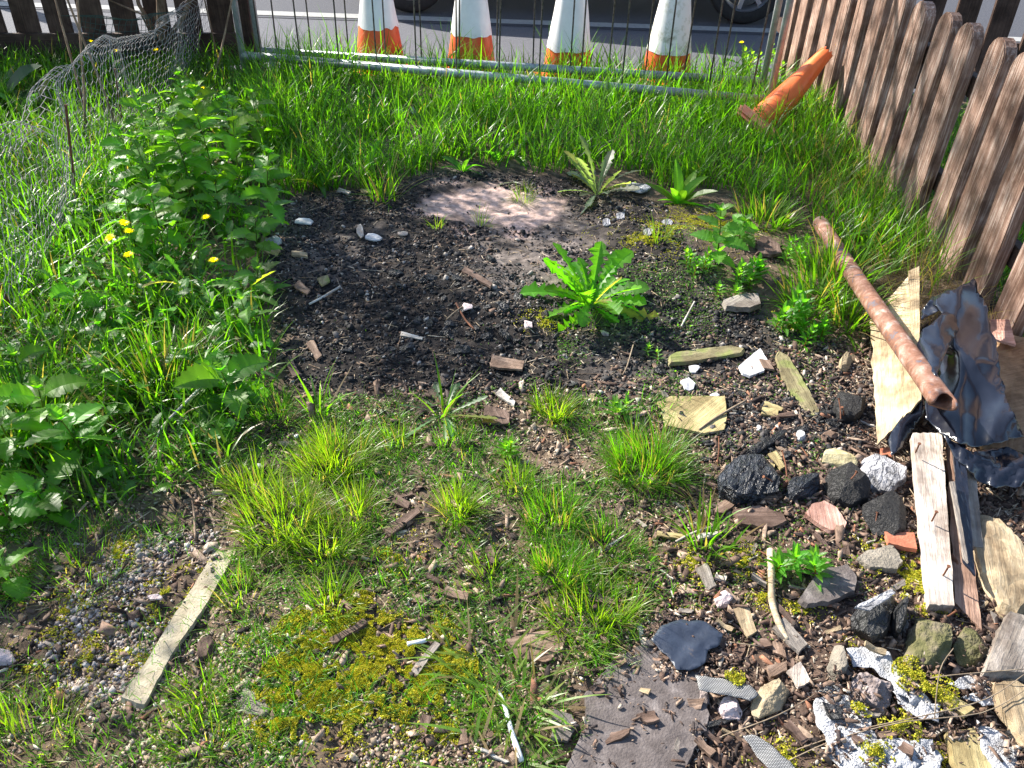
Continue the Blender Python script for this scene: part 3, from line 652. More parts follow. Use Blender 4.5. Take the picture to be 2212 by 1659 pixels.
NET = [
 (505, 880, .12, 'nearest nettle to the middle of the plot, two big drooping leaves at its foot', 1.15), (470, 860, .1, 'low nettle tucked behind the one with big drooping leaves', .9),
 (545, 730, .13, 'nettle at the left rim of the burnt soil, above the drooping one', .9), (560, 640, .1, 'small nettle leaning over the left rim of the burnt soil', .8),
 (585, 500, .22, 'tallest nettle at the back left corner of the burnt soil', 1.0), (560, 560, .12, 'nettle sprig beside the yellowish leaf litter', .8),
 (520, 400, .24, 'upright nettle in front of the back grass', 1.1), (470, 420, .26, 'bushy nettle in the middle of the nettle bed', 1.15), (420, 440, .24, 'nettle just behind the single dandelion flower', 1.1),
 (380, 400, .24, 'bright tipped nettle in the nettle bed', 1.05), (440, 350, .24, 'nettle at the back of the bed, catching the sun', 1.05), (505, 330, .2, 'rearmost nettle of the bed beside the grass', 1.0), (565, 330, .2, 'nettle with pale leaf tips beside the long grass', .95),
 (340, 450, .2, 'left edge nettle of the bed beside the wire netting', 1.0), (400, 500, .16, 'low nettle between the dandelion flowers', 1.0), (480, 500, .16, 'dark leaved nettle right of the single dandelion flower', 1.0),
 (120, 960, .2, 'large yellow green nettle near the left edge', 1.35), (190, 1010, .18, 'shaded nettle right of the large yellow green one', 1.3), (40, 1000, .2, 'nettle cut by the left edge of the picture', 1.3), (60, 850, .15, 'nettle by the rusty stake at the left edge', 1.2), (30, 1130, .12, 'dark nettle low at the left edge', 1.1),
 (110, 1120, .09, 'small shaded nettle above the moss', 1.0), (20, 1260, .08, 'small nettle in shade, lowest at the left edge', .9),
 (1545, 575, .16, 'lone nettle on the mossy mound at the right', .9), (1595, 520, .06, 'tiny nettle by the reddish board', .7)]
NET += [(300, 560, .2, 'nettle between the cluster of dandelion flowers and the netting', 1.0), (360, 560, .2, 'nettle behind the flowering dandelions', 1.0), (250, 780, .14, 'nettle left of the tall coarse grass clump', 1.1), (180, 700, .16, 'nettle beside the pale lit dandelion rosette', 1.1), (230, 860, .12, 'nettle in front of the tall coarse grass clump, partly shaded', 1.1), (330, 330, .2, 'nettle at the foot of the netting, behind the bed', 1.0), (415, 290, .2, 'nettle at the very back of the bed near the dead stems', 1.0), (300, 420, .2, 'nettle close to the tallest rusty stake', 1.0)]
NET = [(x, y, h*(1.5 if y < 600 else 1.15 if x > 440 else 1.0), l, sc*(1.4 if y < 600 or x > 440 else 1.1)) for x, y, h, l, sc in NET]
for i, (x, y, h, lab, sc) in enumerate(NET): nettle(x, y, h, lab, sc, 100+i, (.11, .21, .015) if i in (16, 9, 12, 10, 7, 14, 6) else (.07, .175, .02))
def rosette(x, y, lab, n, L, Wd, kind='dandy', el=(.15, 1.0), col=(.06, .17, .02), seed=0, name='dandelion_plant', cat='dandelion', droop=(.5, 1.1), flowers=(), grp=None, r=.01):
    rn = random.Random(seed); g = G(x, y); e = empty(name, g, lab, cat, grp); mb = MB(); a0 = rn.uniform(0, 6)
    for i in range(n):
        a = a0+i*2.4+rn.uniform(-.55, .55); t = i/n; l = L*rn.uniform(.5, 1.15)
        leaf(mb, (g[0]+r*math.cos(a), g[1]+r*math.sin(a), g[2]+.002), a, el[0]+(el[1]-el[0])*t+rn.uniform(-.22, .22), l, Wd*l/L*rn.uniform(.7, 1.2), kind, rn.uniform(droop[0]*.6, droop[1]*1.3), rn.uniform(.1, .4), vc(col if rn.random() > .08 else (.2, .2, .05), rn, .35), rn.uniform(-.6, .6), rn)
    mb.build('leaves', M['leaf'], e)
    for (fx, fy, zf) in flowers: flower(e, g, fx, fy, zf, rn)
    return e
def flower(e, g, fx, fy, zf, rn, R=.022):
    q = Vector(P(fx, fy, g[2]+zf)); st = MB(); g = Vector(g)
    if (Vector((q.x, q.y, 0))-Vector((g.x, g.y, 0))).length > .25: g = Vector((q.x+.02, q.y-.02, Hs(q.x, q.y)))
    st.tube([g, (g+q)/2+Vector((rn.uniform(-.01, .01), 0, .02)), q], .002, 6, (.1, .17, .05)); st.tube([q-Vector((0, 0, .012)), q], [.003, .006], 8, (.06, .12, .03)); st.build('flower_stalk', M['leaf'], e)
    h = MB(); tl = Vector((rn.uniform(-.3, .3), rn.uniform(-.4, .1), 1)).normalized(); Rm = tl.to_track_quat('Z', 'Y').to_matrix()
    for lay, (rr, ele, nn) in enumerate(((R, .12, 26), (R*.85, .45, 22), (R*.6, .85, 18), (R*.35, 1.2, 10))):
        for k in range(nn):
            a = 2*math.pi*k/nn+lay*.3+rn.uniform(-.06, .06); d = Vector((math.cos(a)*math.cos(ele), math.sin(a)*math.cos(ele), math.sin(ele))); s = Vector((-math.sin(a), math.cos(a), 0)); l = rr*rn.uniform(.85, 1.12); w = .0014
            V = [q+Rm@(s*w*.5), q+Rm@(d*l*.6+s*w), q+Rm@(d*l), q+Rm@(d*l*.6-s*w), q-Rm@(s*w*.5)]
            h.add(V, [(0, 1, 2, 3, 4)], (.85*rn.uniform(.85, 1), rn.uniform(.58, .7), .01))
    h.build('flower_head', M['leaf'], e)
# dandelions
rosette(1275, 660, 'large lush dandelion rosette with jagged leaves in the centre right of the burnt soil', 54, .24, .08, seed=1, el=(.12, 1.2), col=(.065, .2, .012), droop=(.3, .8))
rosette(1325, 665, 'small ash dusted dandelion rosette in front of the large one', 9, .12, .03, seed=2, el=(0, .7), col=(.08, .15, .06))
rosette(1290, 420, 'ash grey dusty dandelion rosette at the edge of the back grass', 30, .25, .06, seed=3, el=(.1, 1.3), col=(.16, .19, .15), droop=(.3, .8))
rosette(1130, 400, 'flattened grey dandelion leaves behind the pink clay', 9, .12, .03, seed=33, el=(0, .3), col=(.17, .2, .15))
rosette(1465, 440, 'broad leaved dock plant with upright pointed leaves, right of the ashy rosette', 16, .19, .055, 'dock', seed=4, el=(.2, 1.35), name='dock_plant', cat='weed', col=(.085, .2, .02), droop=(.2, .7))
rosette(960, 895, 'flat blue green dandelion rosette in front of the ash heap', 15, .15, .034, seed=5, el=(-.02, .3), col=(.07, .14, .07), droop=(.05, .3))
rosette(425, 640, 'flowering dandelion with the single tallest yellow flower', 22, .22, .055, seed=6, el=(.3, 1.2), flowers=[(445, 470, .22), (462, 563, .14)])
rosette(290, 640, 'flowering dandelion with a cluster of yellow flowers beside the wire netting', 26, .22, .055, seed=7, el=(.3, 1.2), flowers=[(238, 514, .22), (268, 482, .24), (279, 500, .22), (278, 551, .16)])
rosette(350, 690, 'leafy dandelion without flowers in front of the flowering ones', 22, .2, .055, seed=8, el=(.2, 1.1))
rosette(500, 660, 'dandelion rosette reaching toward the burnt soil', 18, .2, .05, seed=9, el=(.1, 1.0))
rosette(270, 720, 'pale lit dandelion rosette left of the tall grass clump', 12, .2, .06, seed=10, el=(.2, .9), col=(.1, .2, .02))
for i, (x, y, fx, fy, zf, lab) in enumerate([(205, 175, 197, 90, .22, 'dandelion behind the netting with the highest yellow flower'), (255, 190, 252, 110, .2, 'dandelion behind the netting with a wide yellow flower'), (340, 175, 337, 108, .18, 'dandelion with a half closed flower beside the shrub trunk'), (440, 240, 439, 192, .14, 'dandelion with a small flower in the grass above the nettles'), (470, 290, 473, 229, .13, 'dandelion nearly hidden in grass left of the barrier'), (1610, 150, 1602, 92, .17, 'yellow flowered weed in the far right grass by the fence')]):
    rosette(x, y, lab, 12, .15, .04, seed=20+i, el=(.3, 1.2), flowers=[(fx, fy, zf)])
ug = MB(); rn = random.Random(77); kk = 0
while kk < 1500:
    x, y = rn.uniform(-1.0, .0)*1.9-.15, rn.uniform(1.5, 5.0); zz = Hs(x, y); a, b = proj(np.array([x]), np.array([y]), np.array([zz]))
    if not inpoly(a, b, LEFTG)[0] or (b[0] > 1000 and rn.random() < .7): continue
    kk += 1; L = rn.uniform(.03, .075); kd = rn.choice(['nettle', 'dock', 'dandy', 'nettle'])
    leaf(ug, (x, y, zz+rn.uniform(.005, .1)), rn.uniform(0, 6.28), rn.uniform(-.1, .9), L, L*rn.choice([.4, .55, .7]), kd, rn.uniform(.3, 1), .2, vc(rn.choice([(.05, .16, .015), (.08, .2, .015), (.045, .12, .03)]), rn), rn.uniform(-.5, .5), rn)
tag(ug.build('undergrowth', M['leaf']), 'low leafy undergrowth filling the gaps between nettles and grass', 'undergrowth', kind='stuff')
# big shaded leaves top left, docks in back grass
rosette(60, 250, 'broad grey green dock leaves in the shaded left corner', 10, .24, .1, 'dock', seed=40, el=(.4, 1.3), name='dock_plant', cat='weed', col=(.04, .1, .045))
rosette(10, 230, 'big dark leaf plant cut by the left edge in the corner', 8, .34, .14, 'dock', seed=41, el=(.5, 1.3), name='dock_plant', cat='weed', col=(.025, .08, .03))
rosette(125, 480, 'bluish dock leaf under the wire netting', 7, .17, .075, 'dock', seed=42, el=(.2, 1.1), name='dock_plant', cat='weed', col=(.06, .13, .07))
rosette(215, 430, 'broad leaf weed behind the middle stake', 9, .18, .07, 'dock', seed=43, el=(.3, 1.2), name='dock_plant', cat='weed')
rosette(160, 560, 'broad leaf weed beneath the sagging netting', 10, .16, .06, 'dock', seed=44, el=(.2, 1.1), name='dock_plant', cat='weed')
for i, (x, y, lab) in enumerate([(745, 350, 'upright pointed leaf weed at the left of the back grass'), (790, 370, 'broad leaf weed in the back grass behind the tall blades'), (1110, 340, 'smooth leaved weed at the back grass edge'), (1075, 345, 'pale leaved weed standing in the back grass'), (1000, 370, 'low weed at the foot of the back grass'), (690, 405, 'low dark leaf weed at the soil edge'), (1650, 330, 'light leaved weed right side of back grass')]):
    rosette(x, y, lab, 8, .15, .035, 'dock', seed=60+i, el=(.4, 1.3), name='leafy_weed', cat='weed')
# willowherb like stems
def stemweed(x, y, lab, n, h, L, seed, col=(.075, .18, .025), spread=.05):
    rn = random.Random(seed); g = G(x, y); e = empty('leafy_weed', g, lab, 'weed'); st = MB(); mb = MB()
    for k in range(n):
        bx = g[0]+rn.uniform(-spread, spread); by = g[1]+rn.uniform(-spread, spread); hh = h*rn.uniform(.6, 1.1); lx, ly = rn.uniform(-.25, .25), rn.uniform(-.3, .15); z0 = Hs(bx, by)
        st.tube([Vector((g[0], g[1], g[2]-.008)), Vector((bx, by, z0-.006)), Vector((bx, by, z0+.004))], .0016, 5, (.16, .08, .04))
        pts = [Vector((bx+lx*hh*t*t, by+ly*hh*t*t, z0+hh*t)) for t in (0, .25, .5, .75, 1)]; st.tube(pts, .0016, 5, (.16, .08, .04))
        for i in range(1, 8):
            t = i/7; p = Vector((bx+lx*hh*t*t, by+ly*hh*t*t, z0+hh*t)); a = i*1.57+rn.uniform(-.2, .2)
            for q in (0, math.pi): leaf(mb, p, a+q, .25+.8*t, L*(1-.35*t)*rn.uniform(.8, 1.1), L*.25, 'lance', rn.uniform(.2, .8), .3, vc(col, rn), rn.uniform(-.2, .2), rn)
    st.build('stem', M['leaf'], e); mb.build('foliage', M['leaf'], e)
stemweed(1505, 590, 'willowherb seedlings on the mossy mound, leftmost group', 5, .07, .05, 1); stemweed(1600, 625, 'willowherb shoots left of the far end of the rusty pipe', 4, .09, .06, 2); stemweed(1565, 640, 'short willowherb sprig beside the bark slab', 2, .05, .045, 3)
stemweed(1700, 700, 'bushy willowherb beside the rusty pipe', 4, .11, .085, 4, (.05, .15, .02)); stemweed(1670, 720, 'small pale shoot at the foot of the bushy willowherb', 1, .05, .05, 5)
stemweed(1700, 1240, 'bright green seedling pair left of the mossy stones', 2, .06, .06, 6, (.07, .2, .02), .03); stemweed(1760, 1245, 'bright green shoot beside the seedling pair', 2, .06, .055, 7, (.08, .2, .03), .02)
stemweed(1095, 990, 'bright seedling in the middle of the foreground grass', 2, .06, .05, 8, (.09, .2, .02), .015); stemweed(1330, 900, 'pale tipped seedling left of the square board', 3, .06, .05, 9, (.09, .18, .04), .03)
stemweed(1630, 180, 'leafy weed clump beyond the barrier by the fence', 14, .2, .07, 10, (.1, .2, .03), .16); stemweed(1590, 200, 'low weed clump beyond the barrier', 8, .12, .06, 11, (.09, .2, .03), .12)
stemweed(1760, 740, 'sprawling bright weed at the foot of the plywood', 5, .06, .05, 12, (.07, .2, .02), .07); stemweed(1730, 560, 'mixed seedlings beside the far end of the rusty pipe', 7, .07, .05, 13, (.08, .2, .02), .09)
stemweed(1640, 600, 'low bright seedlings in front of the reddish board', 4, .06, .055, 14, (.08, .21, .02), .05); stemweed(1400, 770, 'tiny sprig in the cinders behind the grooved wood', 2, .04, .03, 15, (.09, .2, .03), .03)
# ------------------------------------------------------------------ ground cover, moss, crumbs
def specks(X, Y, size, col, up=.75, zoff=(.001, .008), kind='quad'):
    n = len(X); Z = H(X, Y)+U(*zoff, n); p = np.stack([X, Y, Z], -1)
    nrm = RS.normal(0, 1, (n, 3))*(1-up); nrm[:, 2] += up; nrm /= np.linalg.norm(nrm, axis=1)[:, None]
    t = np.cross(nrm, RS.normal(0, 1, (n, 3))); t /= np.linalg.norm(t, axis=1)[:, None]; b = np.cross(nrm, t); s = size[:, None]
    V = np.stack([p-t*s, p-b*s*.62, p+t*s, p+b*s*.62], 1).reshape(-1, 3); Fq = np.arange(n*4).reshape(n, 4); return V, Fq, np.repeat(col, 4, 0)
CUBE = np.array([(x, y, z) for x in (-1, 1) for y in (-1, 1) for z in (-1, 1)], float); CF = np.array([(0, 1, 3, 2), (4, 6, 7, 5), (0, 4, 5, 1), (2, 3, 7, 6), (0, 2, 6, 4), (1, 5, 7, 3)])
def crumbs(X, Y, sx, sy, sz, col, jit=.48, tilt=.5, zo=.3):
    n = len(X); V = CUBE[None]+RS.uniform(-jit, jit, (n, 8, 3))
    top = V[:, :, 2] > 0; V[:, :, 0] *= np.where(top, RS.uniform(.5, 1, (n, 1)), 1); V[:, :, 1] *= np.where(top, RS.uniform(.5, 1, (n, 1)), 1)
    V = V*np.stack([sx, sy, sz], -1)[:, None, :]
    a = U(0, 6.283, n); tx = RS.normal(0, tilt, n); ty = RS.normal(0, tilt, n)
    def rot(V, i, j, a):
        c = np.cos(a)[:, None]; s = np.sin(a)[:, None]; u = V[:, :, i].copy(); w_ = V[:, :, j].copy(); V[:, :, i] = u*c-w_*s; V[:, :, j] = u*s+w_*c
    rot(V, 1, 2, tx); rot(V, 0, 2, ty); rot(V, 0, 1, a)
    V += np.stack([X, Y, H(X, Y)+sz*zo+.001], -1)[:, None, :]
    Fq = ((np.arange(n)*8)[:, None, None]+CF[None]).reshape(-1, 4); return V.reshape(-1, 3), Fq, np.repeat(col, 8, 0)
def pal(n, cols, wts, var=.3):
    c = np.array(cols)[RS.choice(len(cols), n, p=np.array(wts)/sum(wts))]; return c*(1+RS.uniform(-var, var, (n, 1)))
def pick(poly, n, box, dens=None, jit=8):
    X, Y, px, py = sample(poly, n, jit, box)
    if dens is not None: k = RS.rand(len(X)) < dens(X, Y, px, py); X, Y, px, py = X[k], Y[k], px[k], py[k]
    return X, Y, px, py
BX = (-1.8, 1.75, .6, 3.9)
noclay = lambda X, Y, px, py: np.where(inpoly(px, py, CLAY), .02, 1.0)*np.clip(.3+1.2*vnoise(X*5, Y*5, 91)-.35*(Y > 3.1)-.45*inpoly(px, py, ASHZ), 0.04, 1)
X, Y, px, py = pick(BURNT, 130000, BX, noclay, 26); n = len(X); s = np.exp(RS.normal(-6.0, .5, n)); s = np.clip(s, .001, .011)
v, f, c = crumbs(X, Y, s*U(.8, 1.5, n), s*U(.6, 1.1, n), s*U(.4, .9, n), pal(n, [(.014, .014, .016), (.035, .033, .034), (.1, .09, .085), (.14, .09, .065), (.38, .34, .3)], [46, 24, 12, 13, 5]))
tag(mkobj('charcoal_crumbs', v, f, M['grain'], None, c), 'black charcoal crumbs and cinders covering the burnt soil', 'charcoal', kind='stuff')
EVERY = [(-200, 850), (640, 830), (1500, 820), (1900, 700), (2300, 700), (2300, 1800), (-200, 1800)]
SLAB = [(1262, 1500), (1330, 1420), (1430, 1370), (1520, 1440), (1530, 1560), (1480, 1660), (1380, 1720), (1200, 1720), (1230, 1600)]
X, Y, px, py = pick(EVERY, 60000, (-1.6, 1.5, .6, 2.6), lambda X, Y, px, py: np.where(px > 1350, .95, .38)*np.where(inpoly(px, py, SLAB), .07, 1)*np.clip(.3+vnoise(X*8, Y*8, 93), 0, 1))
n = len(X); s = np.clip(np.exp(RS.normal(-5.55, .5, n)), .0014, .013)
v, f, c = crumbs(X, Y, s*U(1, 3.4, n), s*U(.35, .9, n), s*U(.15, .4, n), pal(n, [(.075, .045, .033), (.17, .11, .08), (.32, .23, .17), (.03, .02, .018), (.45, .37, .29), (.26, .12, .07)], [28, 26, 18, 20, 4, 6]), tilt=.45)
tag(mkobj('bark_mulch', v, f, M['grain'], None, c), 'brown bark chips and crumbs strewn over the soil in the foreground', 'bark chips', kind='stuff')
for zone_, nn_, zo_, dn_, nm_, lb_ in ((SLAB, 9000, .016, .32, 'slab_grit', 'brown grit and bark dust lying on the slate slab'), ([(1380, 1330), (1590, 1330), (1590, 1480), (1400, 1480)], 26000, .014, .95, 'plastic_grit', 'mulch half covering the blue black plastic'), ([(1740, 1480), (2230, 1400), (2230, 1700), (1740, 1700)], 20000, .036, .5, 'fabric_grit', 'bark crumbs and dirt lying over the white fabric')):
    X, Y, px, py = pick(zone_, nn_*3, (-.2, 1.3, .6, 1.6), lambda X, Y, px, py: np.where(vnoise(X*22, Y*22, 131)+.25*vnoise(X*70, Y*70, 133) > .66, 1, .3 if nm_[0] == 'p' else .07)*dn_, 14); n = len(X); s = np.clip(np.exp(RS.normal(-6.2, .5, n)), .001, .006)
    v, f, c = crumbs(X, Y, s*U(1, 3, n), s*U(.4, .9, n), s*U(.2, .5, n), pal(n, [(.075, .045, .033), (.17, .11, .08), (.32, .23, .17), (.04, .03, .03), (.5, .42, .34)], [28, 26, 18, 18, 8]), tilt=.4); v[:, 2] += zo_
    tag(mkobj(nm_, v, f, M['grain'], None, c), lb_, 'grit', kind='stuff')
def graded(X, Y, px, py): return np.where(inpoly(px, py, GRAV), 1., 0)*np.clip(vnoise(X*9, Y*9, 95)*1.8-.4, 0, 1)
X, Y, px, py = pick([(0, 1080), (560, 1080), (560, 1600), (0, 1600)], 48000, (-1.3, -.2, .7, 1.9), graded, 12); n = len(X); s = np.clip(np.exp(RS.normal(-5.85, .42, n)), .0012, .0075)
v, f, c = crumbs(X, Y, s, s*U(.7, 1, n), s*U(.5, .8, n), pal(n, [(.32, .28, .26), (.2, .17, .16), (.46, .42, .39), (.27, .2, .15), (.12, .09, .07)], [32, 22, 14, 18, 14]))
tag(mkobj('grey_gravel', v, f, M['grain'], None, c), 'fine grey gravel left of the narrow wooden strip', 'gravel', kind='stuff')
X, Y, px, py = pick([(330, 1380), (800, 1350), (1150, 1500), (1230, 1750), (300, 1750), (0, 1600)], 40000, (-1.0, .3, .6, 1.4), lambda X, Y, px, py: np.clip(vnoise(X*9, Y*9, 97)*1.5-.45, 0, 1), 12); n = len(X); s = np.clip(np.exp(RS.normal(-5.75, .33, n)), .002, .007)
v, f, c = crumbs(X, Y, s, s*U(.7, 1, n), s*U(.5, .8, n), pal(n, [(.3, .23, .16), (.38, .31, .24), (.2, .14, .1), (.5, .44, .4), (.12, .09, .08)], [35, 25, 20, 8, 12]))
tag(mkobj('tan_gravel', v, f, M['grain'], None, c), 'tan and brown grit at the bottom centre between the moss', 'gravel', kind='stuff')
# ground cover seedlings
def gc(X, Y, px, py):
    d = np.clip((vnoise(X*6, Y*6, 99)-.33)*2.2, 0, 1); d = np.where(inpoly(px, py, [(560, 420), (1250, 400), (1200, 800), (1000, 860), (590, 850)]), d*.02, d); return d*np.where(px > 1500, .6, 1)*np.where(py > 1450, .8, 1)
X, Y, px, py = pick([(560, 700), (1250, 680), (1430, 430), (1900, 480), (1900, 760), (1800, 1000), (2100, 1300), (1500, 1420), (1250, 1700), (600, 1700), (500, 1000)], 230000, (-1.2, 1.6, .6, 4), gc, 10); n = len(X)
v, f, c = specks(X, Y, U(.0018, .0046, n), gcol(n, (.1, .22, .03), .4, .02)); tag(mkobj('ground_cover', v, f, M['leaf'], None, c), 'tiny round leaved seedlings carpeting the soil between the tufts', 'ground cover', kind='stuff')
X, Y, px, py = pick(EVERY, 90000, (-1.6, 1.6, .6, 2.6), lambda X, Y, px, py: np.where(inpoly(px, py, SLAB), .1, 1)*np.clip(.1+vnoise(X*12, Y*12, 193), 0, 1)); n = len(X); s = np.clip(np.exp(RS.normal(-6.5, .45, n)), .0007, .004)
v, f, c = crumbs(X, Y, s*U(1, 3, n), s*U(.5, 1, n), s*U(.3, .8, n), pal(n, [(.2, .15, .11), (.34, .27, .2), (.09, .06, .045), (.5, .44, .36), (.3, .16, .09)], [30, 26, 22, 14, 8]), tilt=.5)
tag(mkobj('fine_litter', v, f, M['grain'], None, c), 'fine pale crumbs of rotted wood and grit over the foreground soil', 'litter', kind='stuff')
# straw litter
X, Y, px, py = pick([(-200, 420), (2300, 420), (2300, 1750), (-200, 1750)], 22000, (-2.2, 1.8, .6, 4.2), lambda X, Y, px, py: np.where(px > 1150, .9, .6)*np.where(inpoly(px, py, CLAY), .1, 1)*.55, 0)
X2 = U(1.05, 1.75, 3200); Y2 = U(.9, 2.3, 3200); X = np.concatenate([X, X2]); Y = np.concatenate([Y, Y2]); n = len(X)
v, f, c = crumbs(X, Y, np.exp(RS.normal(-4.1, .5, n)), U(.0006, .0013, n), U(.0005, .001, n), pal(n, [(.34, .26, .17), (.22, .15, .1), (.48, .4, .3), (.1, .07, .05)], [35, 30, 15, 20]), .1, .12, 2)
tag(mkobj('dry_litter', v, f, M['grain'], None, c), 'dry straw, thin twigs and stalk litter lying over the soil', 'litter', kind='stuff')
# moss
MOSS = [(1960, 1235, .13, 1.2), (1990, 1290, .09, 1), (1890, 1215, .08, .7), (1730, 1310, .07, .5), (1610, 1215, .07, .5), (1480, 1270, .06, .4), (740, 1400, .14, 42), (900, 1440, .12, 42), (680, 1500, .12, 75), (800, 1580, .12, .8), (960, 1600, .1, .8), (130, 1330, .13, .6), (350, 1290, .08, .7), (200, 1420, .12, .5), (420, 1250, .05, .6), (1500, 1220, .1, .35), (1350, 1250, .1, .3), (560, 1400, .1, .5), (600, 1560, .1, .5), (1020, 1500, .09, .5), (250, 1200, .1, .5), (60, 1430, .1, .4), (330, 1420, .07, .4),
        (1430, 500, .3, .35), (1530, 480, .22, .6), (1400, 520, .1, .8), (1580, 500, .15, .5), (1930, 1590, .06, .8), (2000, 1640, .1, .8), (1580, 1485, .03, 1.2), (1700, 1650, .08, .5), (1960, 1480, .06, 1), (1850, 1555, .03, .8), (2010, 1520, .06, .8), (1170, 690, .1, .3), (860, 1200, .12, .4), (930, 1330, .1, .3), (1640, 1290, .05, .4), (1850, 1400, .06, .3), (2090, 1240, .05, .4), (1880, 1650, .05, .9), (1710, 700, .08, .4), (1080, 1180, .08, .3)]
parts = []
for (x, y, r, dn) in MOSS:
    p = G(x, y); n = int(dn*(9000 if y > 1300 and x < 1100 else 13000)*(r/.1)**1.5*.55); rr = np.minimum(np.abs(RS.normal(0, .5, n)), 1.1 if r > .061 or y < 1450 else .7)*r; a = U(0, 6.283, n); X = p[0]+rr*np.cos(a); Y = p[1]+rr*np.sin(a)*1.0
    k = RS.rand(n) < np.clip((.55*vnoise(X*30, Y*30, 105)+.45*vnoise(X*90, Y*90, 115))*3.4-1.45, 0, 1); X = X[k]; Y = Y[k]; n = len(X); hh = .011*min(1, dn+.3)*np.clip(vnoise(X*34, Y*34, 105)-.3, 0, 1)+.004*vnoise(X*130, Y*130, 118)+(.035 if (x, y) in ((1580, 1485), (1960, 1480), (2010, 1520), (1930, 1590), (1880, 1650), (1850, 1555)) else 0)
    v, f, c = specks(X, Y, U(.0016, .0034, n), pal(n, [(.36, .35, .03), (.52, .46, .05), (.2, .24, .02), (.48, .32, .03)], [40, 30, 15, 8 if y > 1300 and x < 1100 else 2]), .1, (0, .004)); v[:, 2] += np.repeat(hh, 4)
    parts.append((v, f, c))
v, f, c = merge(parts); tag(mkobj('moss', v, f, M['moss'], None, c), 'yellow green moss cushions on the soil and round the stones', 'moss', kind='stuff')
#DEBRIS
# ------------------------------------------------------------------ debris builders
def dens(poly, step):
    out = []
    for i in range(len(poly)):
        a = np.array(poly[i], float); b = np.array(poly[(i+1) % len(poly)], float); k = max(1, int(np.linalg.norm(b-a)/step))
        for j in range(k): out.append(a+(b-a)*j/k)
    return out
def princ(Q):
    q = Q[:, :2]-Q[:, :2].mean(0); w_, v_ = np.linalg.eigh(q.T@q); return math.atan2(v_[1, 1], v_[0, 1])
def solid(name, label, cat, poly, th, mat, zb=0.0, edge=.002, rough=.002, taper=1.03, group=None, gridm=.018, dome=0.0, seed=0, tilt=(0, 0), bend=0, smooth=False, parent=None, sinkmore=0):
    """board / slab / flat stone: outline of its upper face resolved at its real height, then given a thickness"""
    c0 = np.mean(np.array(poly, float), 0); g = G(*c0); zt = g[2]+zb+th
    dp = dens(poly, 8); T = np.array([P(x, y, zt) for x, y in dp]); T[:, :2] += np.array([[noise.noise(Vector((t[0]*60, t[1]*60, seed))), noise.noise(Vector((t[0]*60, t[1]*60, seed+9)))] for t in T])*edge
    a = princ(T); cc = T.mean(0); cs, sn = math.cos(-a), math.sin(-a)
    Lp = T-cc; Lp = np.stack([Lp[:, 0]*cs-Lp[:, 1]*sn, Lp[:, 0]*sn+Lp[:, 1]*cs], 1)
    x0, x1 = Lp[:, 0].min(), Lp[:, 0].max(); y0, y1 = Lp[:, 1].min(), Lp[:, 1].max(); st = max(gridm, (x1-x0)/40)
    pts = [Vector(p) for p in Lp]; nO = len(pts)
    GX, GY = np.meshgrid(np.arange(x0+st/2, x1, st), np.arange(y0+st/2, y1, st)); ins = inpoly(GX, GY, [tuple(p) for p in Lp])
    pts += [Vector((x+random.uniform(-.2, .2)*st, y+random.uniform(-.2, .2)*st)) for x, y in zip(GX[ins], GY[ins])]
    r = geometry.delaunay_2d_cdt(pts, [(i, (i+1) % nO) for i in range(nO)], [], 1, 1e-6); vv, fc = r[0], r[2]
    R = max(x1-x0, y1-y0)/2
    def zt_(x, y):
        e = min(1, max(0, 1-(x*x+y*y)/(R*R))); return noise.noise(Vector((x*25, y*25, seed*3.1)))*rough+noise.noise(Vector((x*90, y*90, seed*3.1)))*rough*.5+dome*e+tilt[0]*x+tilt[1]*y+bend*(x/R)**2
    bm = bmesh.new(); tv = [bm.verts.new((v.x, v.y, zt_(v.x, v.y))) for v in vv]
    for f in fc:
        try: bm.faces.new([tv[i] for i in f])
        except ValueError: pass
    bnd = [e for e in bm.edges if len(e.link_faces) == 1]
    ex = bmesh.ops.extrude_edge_only(bm, edges=bnd); nv = [q for q in ex['geom'] if isinstance(q, bmesh.types.BMVert)]
    for v in nv: v.co.x *= taper; v.co.y *= taper; v.co.z -= th+sinkmore+rough*noise.noise(v.co*40)
    b2 = [e for e in bm.edges if len(e.link_faces) == 1]
    try: bmesh.ops.edgeloop_fill(bm, edges=b2)
    except Exception: pass
    bmesh.ops.recalc_face_normals(bm, faces=bm.faces[:])
    me = bpy.data.meshes.new(name); bm.to_mesh(me); bm.free(); me.materials.append(mat)
    if smooth: me.polygons.foreach_set('use_smooth', [True]*len(me.polygons))
    o = bpy.data.objects.new(name, me); COL.objects.link(o); o.location = cc; o.rotation_euler = (0, 0, a)
    return tag(o, label, cat, group)
